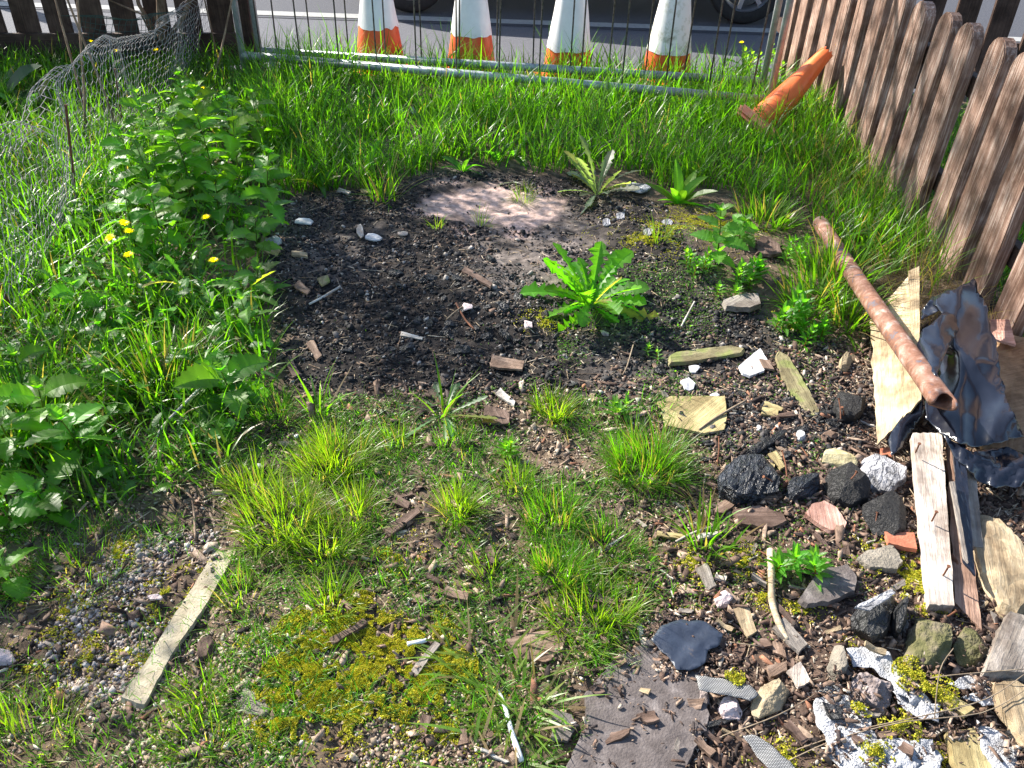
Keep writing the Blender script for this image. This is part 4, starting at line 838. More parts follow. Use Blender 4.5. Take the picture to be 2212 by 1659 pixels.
def rock(name, label, cat, poly, h, mat, amp=.12, flat=.75, seed=0, sub=2, zb=0, group=None, tilt=(0, 0), cut=0):
    """lump: outline resolved at 40 per cent of its height, rounded or angular shoulders, noise relief"""
    c0 = np.mean(np.array(poly, float), 0); g = G(*c0); T = np.array([P(x, y, g[2]+zb+h*.45) for x, y in dens(poly, 18)])
    a = princ(T); cc = np.array([T[:, 0].mean(), T[:, 1].mean(), g[2]+zb]); cs, sn = math.cos(-a), math.sin(-a); Lp = T-cc
    Lp = np.stack([Lp[:, 0]*cs-Lp[:, 1]*sn, Lp[:, 0]*sn+Lp[:, 1]*cs], 1); n = len(Lp)
    # foreshortening: the silhouette also holds the height, so pull the footprint's depth in a little
    bm = bmesh.new(); rings = []
    for s_, z_ in ((.8, -.012), (1.0, .22*h), (1.0, .6*h), (.93, .86*h), (flat, 1.0*h)):
        rings.append([bm.verts.new((p[0]*s_, p[1]*s_, z_+(tilt[0]*p[0]+tilt[1]*p[1])*(z_ > .5*h))) for p in Lp])
    for k in range(4):
        for i in range(n): bm.faces.new((rings[k][i], rings[k][(i+1) % n], rings[k+1][(i+1) % n], rings[k+1][i]))
    cv = bm.verts.new((0, 0, h*1.0)); inner = [bm.verts.new((p[0]*flat*.5, p[1]*flat*.5, h*1.01+(tilt[0]*p[0]+tilt[1]*p[1])*.5)) for p in Lp]
    for i in range(n):
        bm.faces.new((rings[4][i], rings[4][(i+1) % n], inner[(i+1) % n], inner[i])); bm.faces.new((inner[i], inner[(i+1) % n], cv))
    bmesh.ops.subdivide_edges(bm, edges=bm.edges[:], cuts=sub, use_grid_fill=True, smooth=.2 if cut == 0 else 0); bmesh.ops.recalc_face_normals(bm, faces=bm.faces[:]); bm.normal_update()
    R = np.abs(Lp).max(); ex_, ey_ = np.abs(Lp[:, 0]).max(), np.abs(Lp[:, 1]).max(); rf_ = random.Random(seed*17+3); pl = []
    for k in range(11):
        nn = Vector((rf_.gauss(0, 1), rf_.gauss(0, 1), rf_.gauss(.35, .8))).normalized(); pl.append((nn, rf_.uniform(.66, .9)))
    for v in bm.verts:
        u = Vector((v.co.x/ex_, v.co.y/ey_, (v.co.z-h*.4)/(h*.6)))
        for nn, dd in pl:
            e_ = u.dot(nn)-dd
            if e_ > 0: u -= nn*e_
        v.co = Vector((u.x*ex_, u.y*ey_, u.z*h*.6+h*.4))
    bm.normal_update()
    for v in bm.verts:
        q = Vector(v.co)/R+Vector((seed*7.3, 0, 0)); d = noise.noise(q*1.6)*.6+noise.noise(q*4)*.4+noise.noise(q*11)*.2
        if cut: d += -abs(noise.noise(Vector((q.x*2, q.y*9, q.z*9))))*cut
        v.co += v.normal*d*amp*R
    me = bpy.data.meshes.new(name); bm.to_mesh(me); bm.free(); me.materials.append(mat)
    cc = cc-np.array((0, 0, h*.12)); o = bpy.data.objects.new(name, me); COL.objects.link(o); o.location = cc; o.rotation_euler = (0, 0, a); return tag(o, label, cat, group)
def sq(x0, y0, x1, y1, w0, w1=None):
    """quad strip polygon along a pixel axis"""
    w1 = w0 if w1 is None else w1; dx, dy = x1-x0, y1-y0; L = math.hypot(dx, dy); nx_, ny_ = -dy/L, dx/L
    return [(x0+nx_*w0/2, y0+ny_*w0/2), (x1+nx_*w1/2, y1+ny_*w1/2), (x1-nx_*w1/2, y1-ny_*w1/2), (x0-nx_*w0/2, y0-ny_*w0/2)]
def blob(x, y, w_, h_, seed=0, n=10, rot=0, irr=.18):
    r = random.Random(seed); out = []
    for k in range(n):
        a = 2*math.pi*k/n; q = 1+r.uniform(-irr, irr); u, v = w_/2*math.cos(a)*q, h_/2*math.sin(a)*q; out.append((x+u*math.cos(rot)-v*math.sin(rot), y+u*math.sin(rot)+v*math.cos(rot)))
    return out
def stick(name, label, cat, pts, r, mat, n=8, dz=None, knob=.15, group=None):
    """pts: (px,py,height above ground)"""
    W = [Vector(G(x, y, z+ (r[0] if hasattr(r, '__len__') else r)*.8)) for x, y, z in pts]; m = len(W); out = []; rr = []
    for i in range(m-1):
        for k in range(4):
            t = k/4; p0 = W[max(i-1, 0)]; p1, p2 = W[i], W[i+1]; p3 = W[min(i+2, m-1)]
            out.append(.5*((2*p1)+(-p0+p2)*t+(2*p0-5*p1+4*p2-p3)*t*t+(-p0+3*p1-3*p2+p3)*t**3))
    out.append(W[-1]); r0, r1 = (r if hasattr(r, '__len__') else (r, r))
    for i in range(len(out)): rr.append((r0+(r1-r0)*i/(len(out)-1))*(1+knob*noise.noise(out[i]*60)))
    b = MB(); b.tube(out, rr, n); o = b.build(name, mat, None, True, False); return tag(o, label, cat, group)
# narrow weathered strip lower left
s_ = empty('wooden_strip', G(400, 1340), 'long narrow weathered strip with a nail hole, half buried beside the grey gravel', 'wooden strip')
o = solid('board', None, None, [(500, 1158), (516, 1172), (505, 1200), (445, 1305), (372, 1410), (312, 1522), (262, 1505), (315, 1430), (372, 1335), (420, 1262), (462, 1190)], .012, M['strip'], .004, .002, .0015); o.parent = s_; o.location = o.location-s_.location
hb = MB(); p = P(459, 1232, o.matrix_world.translation.z if False else G(459, 1232)[2]+.0185)
hb.tube([p-np.array((0, 0, .006)), p], .0045, 10); hb.build('nail_hole', M['char'], s_, False, False)
# ---- right hand pile
pile = []
# beige plywood (leaning slightly)
def plate(name, label, cat, corners, th, mat, rough=.0015, edge=.004, seed=0, nx_=26, ny_=12, jag=0, curl=0, group=None):
    """corners: 4 world points round a board (x axis = longer side c0->c1)"""
    c = [Vector(q) for q in corners]; nrm = (c[1]-c[0]).cross(c[3]-c[0]).normalized()
    if nrm.z < 0: nrm = -nrm
    xa = (c[1]-c[0]).normalized(); ya = nrm.cross(xa).normalized(); o0 = (c[0]+c[1]+c[2]+c[3])/4
    R = Matrix((xa, ya, nrm)).transposed(); Ri = R.inverted(); top = []; bot = []
    for i in range(nx_+1):
        for j in range(ny_+1):
            u, v = i/nx_, j/ny_; p = (c[0]*(1-u)+c[1]*u)*(1-v)+(c[3]*(1-u)+c[2]*u)*v; l = Ri@(p-o0)
            if j in (0, ny_): l.y += edge*noise.noise(Vector((u*9, j, seed)))
            if i in (0, nx_): l.x += (edge+jag)*noise.noise(Vector((v*7, i, seed+4)))+(jag*.5)*noise.noise(Vector((v*25, i, seed+4)))
            l.z += rough*noise.noise(Vector((u*12, v*8, seed)))+curl*(2*u-1)**2
            top.append(l.copy()); l2 = l.copy(); l2.z -= th; bot.append(l2)
    V = top+bot; K = len(top); m = ny_+1; Fc = []
    for i in range(nx_):
        for j in range(ny_):
            a = i*m+j; Fc.append((a, a+m, a+m+1, a+1)); Fc.append((K+a, K+a+1, K+a+m+1, K+a+m))
    for i in range(nx_):
        a = i*m; Fc.append((a, K+a, K+a+m, a+m)); a = i*m+ny_; Fc.append((a, a+m, K+a+m, K+a))
    for j in range(ny_): Fc.append((j, j+1, K+j+1, K+j)); a = nx_*m+j; Fc.append((a, K+a, K+a+1, a+1))
    me = bpy.data.meshes.new(name); me.from_pydata([tuple(v) for v in V], [], Fc); me.materials.append(mat)
    bm = bmesh.new(); bm.from_mesh(me); bmesh.ops.recalc_face_normals(bm, faces=bm.faces[:]); bm.to_mesh(me); bm.free()
    o = bpy.data.objects.new(name, me); COL.objects.link(o); o.matrix_world = Matrix.Translation(o0)@R.to_4x4(); return tag(o, label, cat, group)
plate('plywood_board', 'beige plywood offcut under the rusty pipe, at the left of the black plastic', 'board', [P(1894, 962, .03), P(1880, 690, .05), P(1970, 588, .11), P(1990, 862, .10)], .006, M['ply'], .004, .01, 1, jag=.006)
plate('plywood_edge_strip', 'thin pale board edge standing behind the plywood, by the straw', 'board', [P(1962, 585, .12), P(1986, 575, .13), P(1987, 775, .12), P(1972, 775, .11)], .05, M['ply'], .002, .002, 2)
plate('tan_board', 'large tan board under the black plastic, reaching the right edge', 'board', [P(2212, 990, .09), P(2120, 1010, .10), P(2120, 715, .05), P(2260, 735, .06)], .01, M['plywarm'], .003, .006, 3)
plate('red_board', 'thin red painted board edge poking out beside the right edge of the plastic', 'board', [P(2140, 690, .10), P(2180, 690, .10), P(2195, 745, .09), P(2140, 730, .09)], .008, M['redwood'], .002, .002, 4)
# rusty pipe
pp = empty('rusty_pipe', P(1900, 680, .06), 'long rusty steel pipe with a crushed end, lying from the grass onto the plywood', 'pipe')
A = Vector(P(1772, 482, .06)); B = Vector(P(2036, 866, .225)); d = (B-A).normalized(); up = Vector((0, 0, 1)); sd = d.cross(up).normalized(); up = sd.cross(d)
V = []; Fc = []; n = 28; K = 40
for inner in (0, 1):
    for i in range(K+1):
        t = i/K; q = max(0, (t-.9)/.1); r = .0315*(1-.05*inner)+.0012*noise.noise(Vector((t*20, 0, 0)))
        bendz = .01*math.sin(t*3.1)
        for k in range(n):
            a = 2*math.pi*k/n; fl = 1-.5*q*max(0, math.sin(a))**.7; ca, sa = math.cos(a)*(1+.16*q), math.sin(a)*fl; en = .02*q*math.sin(a*2+1)
            V.append(A+(B-A)*t+d*en-up*bendz+(sd*ca+up*sa)*(r-(.004 if inner else 0)))
for s0 in (0, 1):
    b0 = s0*(K+1)*n
    for i in range(K):
        for k in range(n): f = (b0+i*n+k, b0+i*n+(k+1) % n, b0+(i+1)*n+(k+1) % n, b0+(i+1)*n+k); Fc.append(f if not s0 else f[::-1])
for k in range(n): Fc.append((K*n+k, K*n+(k+1) % n, (K+1)*n+K*n+(k+1) % n, (K+1)*n+K*n+k))
mkobj('tube', V, Fc, M['pipe'], pp, None, None, True)
# planks
def nailed(parent_o, pts):
    for (x, y, z, dx, dy, l) in pts:
        p = Vector(P(x, y, z)); b = MB(); q = p+Vector((dx, dy, 1)).normalized()*l; b.tube([p-Vector((0, 0, .005)), q], .0022, 7); b.tube([q, q+Vector((dx, dy, 1)).normalized()*.0015], .0045, 8)
        o = b.build('nail', M['nail'], None, False, False); o.parent = parent_o; o.matrix_parent_inverse = parent_o.matrix_basis.inverted()
pk = plate('weathered_plank', 'pale bleached plank with upright nails, running out from under the black plastic', 'plank', [P(1972, 935, .078), P(2008, 1305, .055), P(2062, 1308, .055), P(2034, 935, .078)], .03, M['plank'], .002, .003, 5, 40, 8, jag=.003)
bpy.context.view_layer.update()
nailed(pk, [(1979, 975, .095, -.05, -.1, .03), (2014, 1123, .078, .05, 0, .028), (2039, 1240, .065, .0, -.1, .03)])
plate('brown_plank', 'brown plank with a slanting broken end, right against the pale plank', 'plank', [P(2044, 950, .06), P(2062, 1300, .035), P(2122, 1362, .03), P(2084, 1050, .06)], .02, M['plankside'], .002, .004, 6, 40, 8)
plate('plastic_strip', 'narrow black plastic edging strip lying on the brown plank', 'strip', [P(2057, 960, .11), P(2080, 1215, .075), P(2106, 1245, .07), P(2084, 960, .11)], .006, M['plastic'], .002, .003, 7, 30, 6, curl=.004)
plate('thin_lath', 'thin pale lath beside the black edging strip', 'lath', [P(2052, 1040, .115), P(2082, 1205, .09), P(2092, 1215, .09), P(2062, 1040, .115)], .006, M['greyplank'], .001, .001, 8, 30, 4)
plate('grey_offcut', 'short square ended grey plank offcut right of the black strip', 'plank', [P(2078, 1000, .08), P(2102, 1180, .06), P(2124, 1183, .06), P(2106, 1000, .08)], .02, M['greyplank'], .001, .002, 9, 24, 6)
solid('split_log', 'cracked split log piece lying in straw at the right edge', 'log', [(2110, 1110), (2160, 1120), (2215, 1190), (2225, 1290), (2200, 1318), (2165, 1300), (2120, 1240), (2100, 1185)], .03, M['logwood'], 0, .006, .006, 1.1, dome=.015, seed=2)
solid('split_log', 'straight edged grey log half standing below the cracked log', 'log', [(2182, 1318), (2225, 1330), (2215, 1455), (2128, 1450), (2150, 1385)], .03, M['greyplank'], .02, .004, .005, 1.1, dome=.01, seed=3)
solid('broken_plank', 'yellowish broken plank leaning at the lower right edge', 'plank', [(2150, 1478), (2185, 1462), (2230, 1490), (2240, 1620), (2210, 1600), (2165, 1530)], .02, M['logwood'], .03, .004, .005, 1.08, seed=4)
solid('grooved_plank', 'grooved olive plank end at the bottom right corner', 'plank', [(2048, 1580), (2105, 1572), (2160, 1670), (2170, 1760), (2100, 1760), (2068, 1660)], .022, M['olivewood'], .012, .003, .003, 1.04, seed=5)
solid('brown_board', 'tan plank piece right of the slanting broken end', 'plank', [(2010, 1480), (2030, 1480), (2105, 1530), (2085, 1543), (2035, 1515)], .012, M['olivewood'], .02, .002, .003, 1.05, seed=6)
# black plastic sheet : outline + folded surface
def sheet(name, label, cat, poly, hf, mat, step=12, thick=.0012, seed=0, edge=3, group=None):
    dp = [(p[0]+edge*noise.noise(Vector((p[0]*.05, p[1]*.05, seed))), p[1]+edge*noise.noise(Vector((p[0]*.05, p[1]*.05, seed+5)))) for p in dens(poly, step)]
    n0 = len(dp); A_ = np.array(dp); gx_, gy_ = np.meshgrid(np.arange(A_[:, 0].min(), A_[:, 0].max(), step), np.arange(A_[:, 1].min(), A_[:, 1].max(), step)); ins = inpoly(gx_, gy_, dp)
    pts = [Vector(p) for p in dp]+[Vector((x+random.uniform(-.25, .25)*step, y+random.uniform(-.25, .25)*step)) for x, y in zip(gx_[ins], gy_[ins])]
    r = geometry.delaunay_2d_cdt(pts, [(i, (i+1) % n0) for i in range(n0)], [], 1, 1e-4); V = []
    for v in r[0]:
        z = hf(v.x, v.y); g0 = P(v.x, v.y, z); zz = max(z, Hs(g0[0], g0[1])+.003) if z < .05 else z; V.append(P(v.x, v.y, zz))
    V = np.array(V); cc = V.mean(0); me = bpy.data.meshes.new(name); me.from_pydata([tuple(v-cc) for v in V], [], [tuple(f) for f in r[2]]); me.materials.append(mat); me.polygons.foreach_set('use_smooth', [True]*len(me.polygons))
    bm = bmesh.new(); bm.from_mesh(me); bmesh.ops.recalc_face_normals(bm, faces=bm.faces[:])
    if sum(f.normal.z for f in bm.faces) < 0: bmesh.ops.reverse_faces(bm, faces=bm.faces[:])
    bm.to_mesh(me); bm.free()
    o = bpy.data.objects.new(name, me); COL.objects.link(o); o.location = cc; sm = o.modifiers.new('thickness', 'SOLIDIFY'); sm.thickness = thick; sm.offset = -1
    return tag(o, label, cat, group)
def ridged(x, y, s, k): return 1-abs(noise.noise(Vector((x*s, y*s, k))))*2
def hp(x, y):
    t = min(1, max(0, (y-600)/400)); z = .175-.05*t-.045*max(0, min(1, (2075-x)/60))*(1 if y > 760 else 0)+.055*ridged(x, y, .0055, 3)+.012*ridged(x, y*.6, .014, 5)+.0015*ridged(x, y, .04, 7)
    if y > 900: z -= (y-900)/160*.07
    return z-.02
ps = sheet('black_plastic_sheet', 'crumpled shiny black plastic sheet draped over the boards beside the sunlit fence', 'plastic sheet', [(2104, 600), (2128, 655), (2150, 740), (2170, 850), (2205, 925), (2212, 945), (2098, 968), (2060, 950), (2030, 935), (2000, 905), (1998, 870), (2030, 820), (2028, 770), (2050, 700), (2040, 680), (2015, 655), (2020, 640), (2060, 625)], hp, M['plastic'], 9, .001, 1, 6)
sheet('black_plastic_flap', 'folded dark plastic flap between the pipe and the big black sheet', 'plastic sheet', [(1992, 712), (2012, 700), (2040, 672), (2062, 680), (2074, 705), (2052, 745), (2030, 790), (2022, 815), (1998, 780), (1980, 745)], lambda x, y: .20+.03*math.sin((x-1980)/28)+.01*ridged(x, y, .02, 1), M['plastic'], 8, .001, 2, 2)
sheet('black_plastic_tongue', 'dark plastic tongue hanging down below the plywood', 'plastic sheet', [(1990, 845), (2000, 880), (1985, 910), (1950, 965), (1925, 985), (1918, 950), (1930, 925)], lambda x, y: .075+.02*ridged(x, y, .01, 2)-(y-845)/140*.05, M['plastic'], 8, .001, 3, 1)
sheet('black_plastic_hem', 'glossy lower folds of black plastic by the grey plank offcut', 'plastic sheet', [(2035, 935), (2070, 960), (2100, 975), (2180, 965), (2225, 985), (2225, 1050), (2150, 1052), (2110, 1040), (2085, 1010), (2060, 985)], lambda x, y: .12+.02*ridged(x, y, .015, 8)+.006*ridged(x, y, .05, 8)-(y-935)/110*.05, M['plastic'], 8, .001, 4, 4)
sheet('dark_back_flap', 'small dark torn flap standing at the top of the black plastic', 'plastic sheet', [(2014, 640), (2045, 638), (2098, 608), (2085, 625), (2045, 655), (2035, 668), (1990, 690), (1990, 672)], lambda x, y: .17+.02*ridged(x, y, .02, 11), M['plastic'], 8, .001, 5, 1)
# ---- charred blocks
rock('charred_block', 'large blue black charred log with deep cracks, leftmost of the charred blocks', 'charred wood', [(1552, 1030), (1565, 1000), (1600, 975), (1640, 965), (1672, 982), (1688, 1030), (1684, 1062), (1640, 1072), (1585, 1078), (1555, 1062)], .075, M['charblue'], .09, .72, 1, 3, cut=.8)
rock('charred_block', 'smaller tapering charred lump right of the large cracked log', 'charred wood', [(1688, 1064), (1700, 1042), (1740, 1015), (1770, 1020), (1775, 1048), (1760, 1064), (1715, 1072)], .05, M['charblue'], .07, .7, 2, 3, cut=.6)
rock('charred_block', 'rounded crumbly black lump with rusty nails', 'charred wood', [(1778, 1032), (1800, 1010), (1835, 1004), (1865, 1020), (1882, 1045), (1880, 1072), (1840, 1088), (1795, 1072)], .07, M['charrough'], .06, .7, 3, 3)
rock('charred_block', 'ash white cracked charred block beside the pale plank', 'charred wood', [(1848, 1002), (1870, 980), (1920, 975), (1935, 1000), (1960, 1010), (1958, 1042), (1925, 1060), (1880, 1050)], .06, M['ashwood'], .08, .75, 4, 3, cut=.7)
rock('charred_block', 'squarish coarse black block touching the pale plank', 'charred wood', [(1868, 1080), (1900, 1062), (1945, 1068), (1962, 1100), (1958, 1140), (1930, 1158), (1880, 1145), (1862, 1115)], .07, M['charrough'], .05, .8, 5, 3)
bb = rock('charred_block', 'split black block with a smooth ashy top face, next to the mossy stones', 'charred wood', [(1842, 1322), (1870, 1300), (1925, 1280), (1936, 1288), (1925, 1330), (1920, 1375), (1880, 1382), (1845, 1360)], .06, M['char'], .04, .85, 6, 3, cut=.3)
rock('charred_block', 'narrow split half beside the block with the ashy top', 'charred wood', [(1928, 1315), (1942, 1290), (1958, 1295), (1962, 1340), (1942, 1372), (1925, 1365)], .055, M['char'], .06, .8, 7, 3, cut=.4)
solid('wood_chip', 'grey ashy wooden chip lying on the split black block', 'wood chip', [(1846, 1310), (1925, 1272), (1934, 1280), (1880, 1318)], .004, M['ashwood'], .062, .002, .002)
rock('brick_lump', 'dark mossy triangular lump with rusty nails, above the yellow block', 'stone', [(1795, 870), (1815, 842), (1870, 862), (1873, 890), (1845, 905), (1800, 900)], .06, M['charrough'], .05, .6, 8, 3)
rock('yellow_block', 'yellowish lichen stained block left of the ash white block', 'block', [(1768, 975), (1800, 970), (1858, 980), (1850, 1008), (1838, 1012), (1775, 1000)], .035, M['yellowblock'], .04, .85, 9, 2)
rock('yellow_block', 'small cubic brown block near the plywood edge', 'block', [(1812, 778), (1828, 762), (1845, 775), (1830, 800), (1810, 795)], .03, M['stone'], .05, .8, 10, 2)
rock('black_pebble', 'dark slender burnt wood splinter behind the large charred log', 'charred wood', sq(1608, 985, 1700, 930, 22, 14), .02, M['char'], .08, .7, 11, 2)
# nails on lumps
for i, (x, y, z, x2, y2, z2, l) in enumerate([(1816, 905, .03, 1812, 862, .07, 'rusty nail upright in the triangular lump'), (1822, 900, .02, 1819, 880, .06, 'rusty nail in the bark by the triangular lump'), (1668, 1040, .05, 1650, 1030, .07, 'rusty nail at the face of the large charred log'), (1838, 1035, .07, 1850, 1020, .08, 'rusty bent nail on the crumbly lump'), (1840, 1070, .01, 1846, 1045, .05, 'rusty nail at the foot of the crumbly lump'), (1885, 1145, .01, 1895, 1108, .05, 'rusty nail leaning on the coarse block'), (1700, 1030, .02, 1690, 975, .03, 'long rusty nail behind the tapering lump'), (1745, 985, .004, 1718, 955, .004, 'rusty nail flat on the cinders'), (1640, 885, .004, 1600, 860, .006, 'rusty nail flat on the chips near the square board'), (1550, 1000, .004, 1553, 945, .03, 'rusty nail upright left of the large charred log'), (1700, 1225, .02, 1640, 1190, .004, 'rusty rod across the foreground mulch'), (1740, 900, .004, 1770, 920, .004, 'rusty nail beside the mossy slat'), (1735, 1000, .004, 1720, 975, .03, 'leaning rusty nail behind the crumbly lump'), (2032, 1340, .004, 2065, 1320, .03, 'rusty nail under the broken end of the brown plank')]):
    a = Vector(P(x, y, z+Hs(*P(x, y)[:2]))); b_ = Vector(P(x2, y2, z2+Hs(*P(x2, y2)[:2]))); t = MB(); t.tube([a, a*.5+b_*.5+Vector((.002, 0, .001)), b_], .0021, 7); dd = (b_-a).normalized(); t.tube([b_, b_+dd*.0015], .0042, 8)
    tag(t.build('rusty_nail', M['nail'], None, False, False), l, 'nail')
# ---- stones
rock('sandstone', 'tan angular stone on the white weave ribbon at the bottom right', 'stone', [(1612, 1530), (1640, 1488), (1695, 1462), (1716, 1478), (1712, 1505), (1690, 1530), (1640, 1550)], .045, M['stone'], .05, .8, 21, 3)
rock('grey_stone', 'upright grey green stone left of the slag lump', 'stone', [(1785, 1420), (1800, 1398), (1828, 1402), (1832, 1440), (1820, 1470), (1795, 1462)], .05, M['greystone'], .06, .75, 22, 3)
rock('mossy_stone', 'big mossy boulder right of the split black block', 'stone', [(1952, 1375), (1975, 1335), (2015, 1318), (2048, 1340), (2062, 1385), (2040, 1440), (1985, 1440), (1955, 1410)], .05, M['mossstone'], .15, .82, 23, 3)
rock('mossy_stone', 'flatter mossy stone near the log half', 'stone', [(2055, 1400), (2080, 1358), (2120, 1370), (2140, 1410), (2110, 1440), (2070, 1435)], .03, M['mossstone'], .14, .8, 24, 3)
rock('slag_stone', 'knobbly pinkish slag lump lying on the white fabric', 'stone', [(1825, 1488), (1850, 1465), (1885, 1448), (1925, 1470), (1945, 1520), (1905, 1538), (1870, 1520), (1835, 1510)], .05, M['slag'], .2, .7, 25, 4)
rock('pale_slag', 'small pinkish white crumbly stone left of the tan stone', 'stone', [(1552, 1525), (1562, 1508), (1590, 1504), (1605, 1530), (1598, 1552), (1565, 1550)], .035, M['pinkstone'], .16, .7, 26, 4)
rock('pebble', 'round pale pink pebble beside the peeled stick', 'stone', [(1542, 1290), (1552, 1277), (1572, 1276), (1586, 1292), (1575, 1308), (1552, 1307)], .03, M['pinkstone'], .05, .7, 27, 3)
rock('sandstone', 'grey tan half buried stone near the bottom left grit', 'stone', [(498, 1495), (530, 1488), (560, 1500), (590, 1530), (575, 1548), (530, 1540), (505, 1520)], .016, M['greystone'], .04, .85, 28, 2)
rock('grey_stone', 'pale rounded stone cut by the left edge low down', 'stone', [(-20, 1405), (0, 1396), (30, 1402), (34, 1428), (10, 1440), (-18, 1432)], .025, M['pinkstone'], .05, .8, 29, 2)
rock('brown_stone', 'reddish brown stone left of the tan stone', 'stone', blob(1518, 1505, 32, 50, 5), .03, M['brick'] if False else M['slag'], .08, .8, 30, 3)
rock('dark_stump', 'small fibrous dark stump right of the wooden strip', 'stump', [(425, 1390), (440, 1365), (462, 1370), (470, 1400), (455, 1425), (428, 1420)], .03, M['bark'], .1, .7, 31, 3)
rock('brown_block', 'small dark brown wood block in the centre of the foreground', 'block', [(1010, 1228), (1016, 1220), (1052, 1220), (1054, 1240), (1045, 1248), (1012, 1244)], .016, M['bark'], .03, .9, 32, 2)
rock('white_stone', 'small square white stone on the cinders near the mossy slat', 'stone', blob(1730, 940, 26, 24, 8, 8), .02, M['white'], .04, .8, 33, 2)
rock('white_stone', 'small white stone left of the square white one', 'stone', blob(1640, 925, 14, 16, 9, 8), .013, M['white'], .04, .8, 34, 2)
rock('brown_stone', 'brownish pebble right of the square white stone', 'stone', blob(1795, 938, 38, 16, 10, 8), .018, M['chip'], .06, .8, 35, 2)
# flat slabs
solid('slate_slab', 'broad dirty slate slab at the bottom centre, streaked by grass shadows', 'slab', [(1262, 1500), (1330, 1420), (1430, 1370), (1520, 1440), (1530, 1560), (1480, 1660), (1380, 1740), (1190, 1740), (1240, 1620), (1270, 1560)], .012, M['slate'], .002, .006, .002, 1.02, seed=1)
solid('slate_slab', 'small pointed brown slab left of the broad slate', 'slab', [(1195, 1530), (1235, 1545), (1245, 1570), (1225, 1600), (1190, 1595)], .008, M['slate'], .006, .003, .002, 1.02, seed=12)
sheet('blue_plastic_scrap', 'blue black plastic patch showing through the mulch', 'plastic sheet', [(1405, 1380), (1430, 1350), (1468, 1338), (1520, 1342), (1562, 1368), (1556, 1392), (1530, 1405), (1524, 1432), (1490, 1450), (1462, 1445), (1440, 1415)], lambda x, y: .012+.004*ridged(x, y, .02, 3), M['tarp'], 9, .001, 8, 4)
solid('flat_stone', 'flat brown stone slab with stripes of shade, beside the moss', 'slab', [(1728, 1290), (1770, 1232), (1830, 1218), (1850, 1245), (1845, 1275), (1790, 1300), (1745, 1302)], .014, M['slate'], .004, .006, .003, 1.05, seed=3)
solid('flat_stone', 'grey brown pointed stone slab behind the moss', 'slab', [(1852, 1205), (1870, 1188), (1928, 1176), (1950, 1212), (1938, 1228), (1880, 1225)], .014, M['greystone'], .004, .004, .003, 1.05, seed=4)
solid('red_shard', 'pinkish red pointed slab lying in front of the charred lumps', 'slab', [(1740, 1110), (1752, 1090), (1780, 1082), (1808, 1095), (1828, 1128), (1824, 1142), (1795, 1145), (1765, 1128)], .012, M['redwood'], .012, .003, .002, 1.04, seed=5)
solid('red_tile', 'orange red tile piece under the pale plank', 'tile', [(1912, 1148), (1975, 1150), (1982, 1186), (1950, 1180), (1920, 1172)], .012, M['brick'], .006, .002, .001, 1.03, seed=6)
solid('red_tile', 'small orange tile fragment at the foot of the plywood', 'tile', [(1902, 968), (1928, 965), (1926, 986), (1906, 984)], .01, M['brick'], .004, .002, .001, 1.03, seed=7)
solid('square_board', 'square yellow plywood offcut half hidden by the bright tuft', 'board', [(1420, 868), (1450, 856), (1566, 855), (1570, 900), (1565, 928), (1520, 935), (1440, 918)], .008, M['olivewood'], .006, .003, .002, 1.02, seed=8)
solid('mossy_wood', 'long mossy slat with a broken end, in the cinders by the pipe', 'slat', [(1676, 770), (1684, 758), (1700, 765), (1720, 795), (1768, 880), (1770, 895), (1750, 898), (1716, 862), (1692, 820)], .012, M['mossywood'], .008, .003, .004, 1.06, seed=9)
solid('grooved_wood', 'short grooved lichen covered slat above the white plaster piece', 'slat', [(1448, 768), (1462, 760), (1580, 746), (1606, 752), (1600, 762), (1500, 778), (1450, 782)], .014, M['mossywood'], .006, .002, .003, 1.06, seed=10)
solid('bark_slab', 'brownish grey bark slab beside the willowherb', 'bark', [(1563, 648), (1590, 637), (1638, 632), (1642, 655), (1620, 664), (1570, 660)], .02, M['greyplank'], .004, .004, .004, 1.06, seed=11)
solid('reddish_board', 'reddish brown board half buried on the mossy mound', 'board', [(1632, 525), (1648, 508), (1680, 520), (1690, 545), (1665, 550), (1640, 545)], .012, M['bark'], .006, .004, .003, 1.05, seed=13)
solid('plaster_piece', 'white triangular plaster piece on the cinders', 'plaster', [(1596, 790), (1642, 752), (1660, 780), (1650, 800), (1620, 812), (1604, 806)], .008, M['white'], .01, .002, .001, 1.03, seed=14)
solid('brown_chip', 'brown wood chip lying on the white plaster piece', 'wood chip', [(1640, 775), (1662, 778), (1672, 798), (1650, 794)], .006, M['chip'], .018, .002, .002, 1.03, seed=15)
solid('rotten_wood', 'flat rotten brown wood in front of the big charred log', 'board', [(1585, 1100), (1640, 1092), (1690, 1108), (1700, 1125), (1660, 1140), (1600, 1130)], .01, M['bark'], .004, .004, .003, 1.05, seed=16)
solid('broken_board', 'brown board fragment beneath the large charred log', 'board', [(1550, 1085), (1600, 1068), (1602, 1078), (1562, 1108), (1545, 1105)], .01, M['chip'], .008, .003, .003, 1.05, seed=17)
solid('wood_chip', 'flat brown stone like chip beneath the flattened tuft, low centre', 'wood chip', [(1095, 1380), (1180, 1360), (1225, 1370), (1215, 1400), (1180, 1430), (1120, 1420)], .008, M['chip'], .004, .003, .002, 1.05, seed=18)
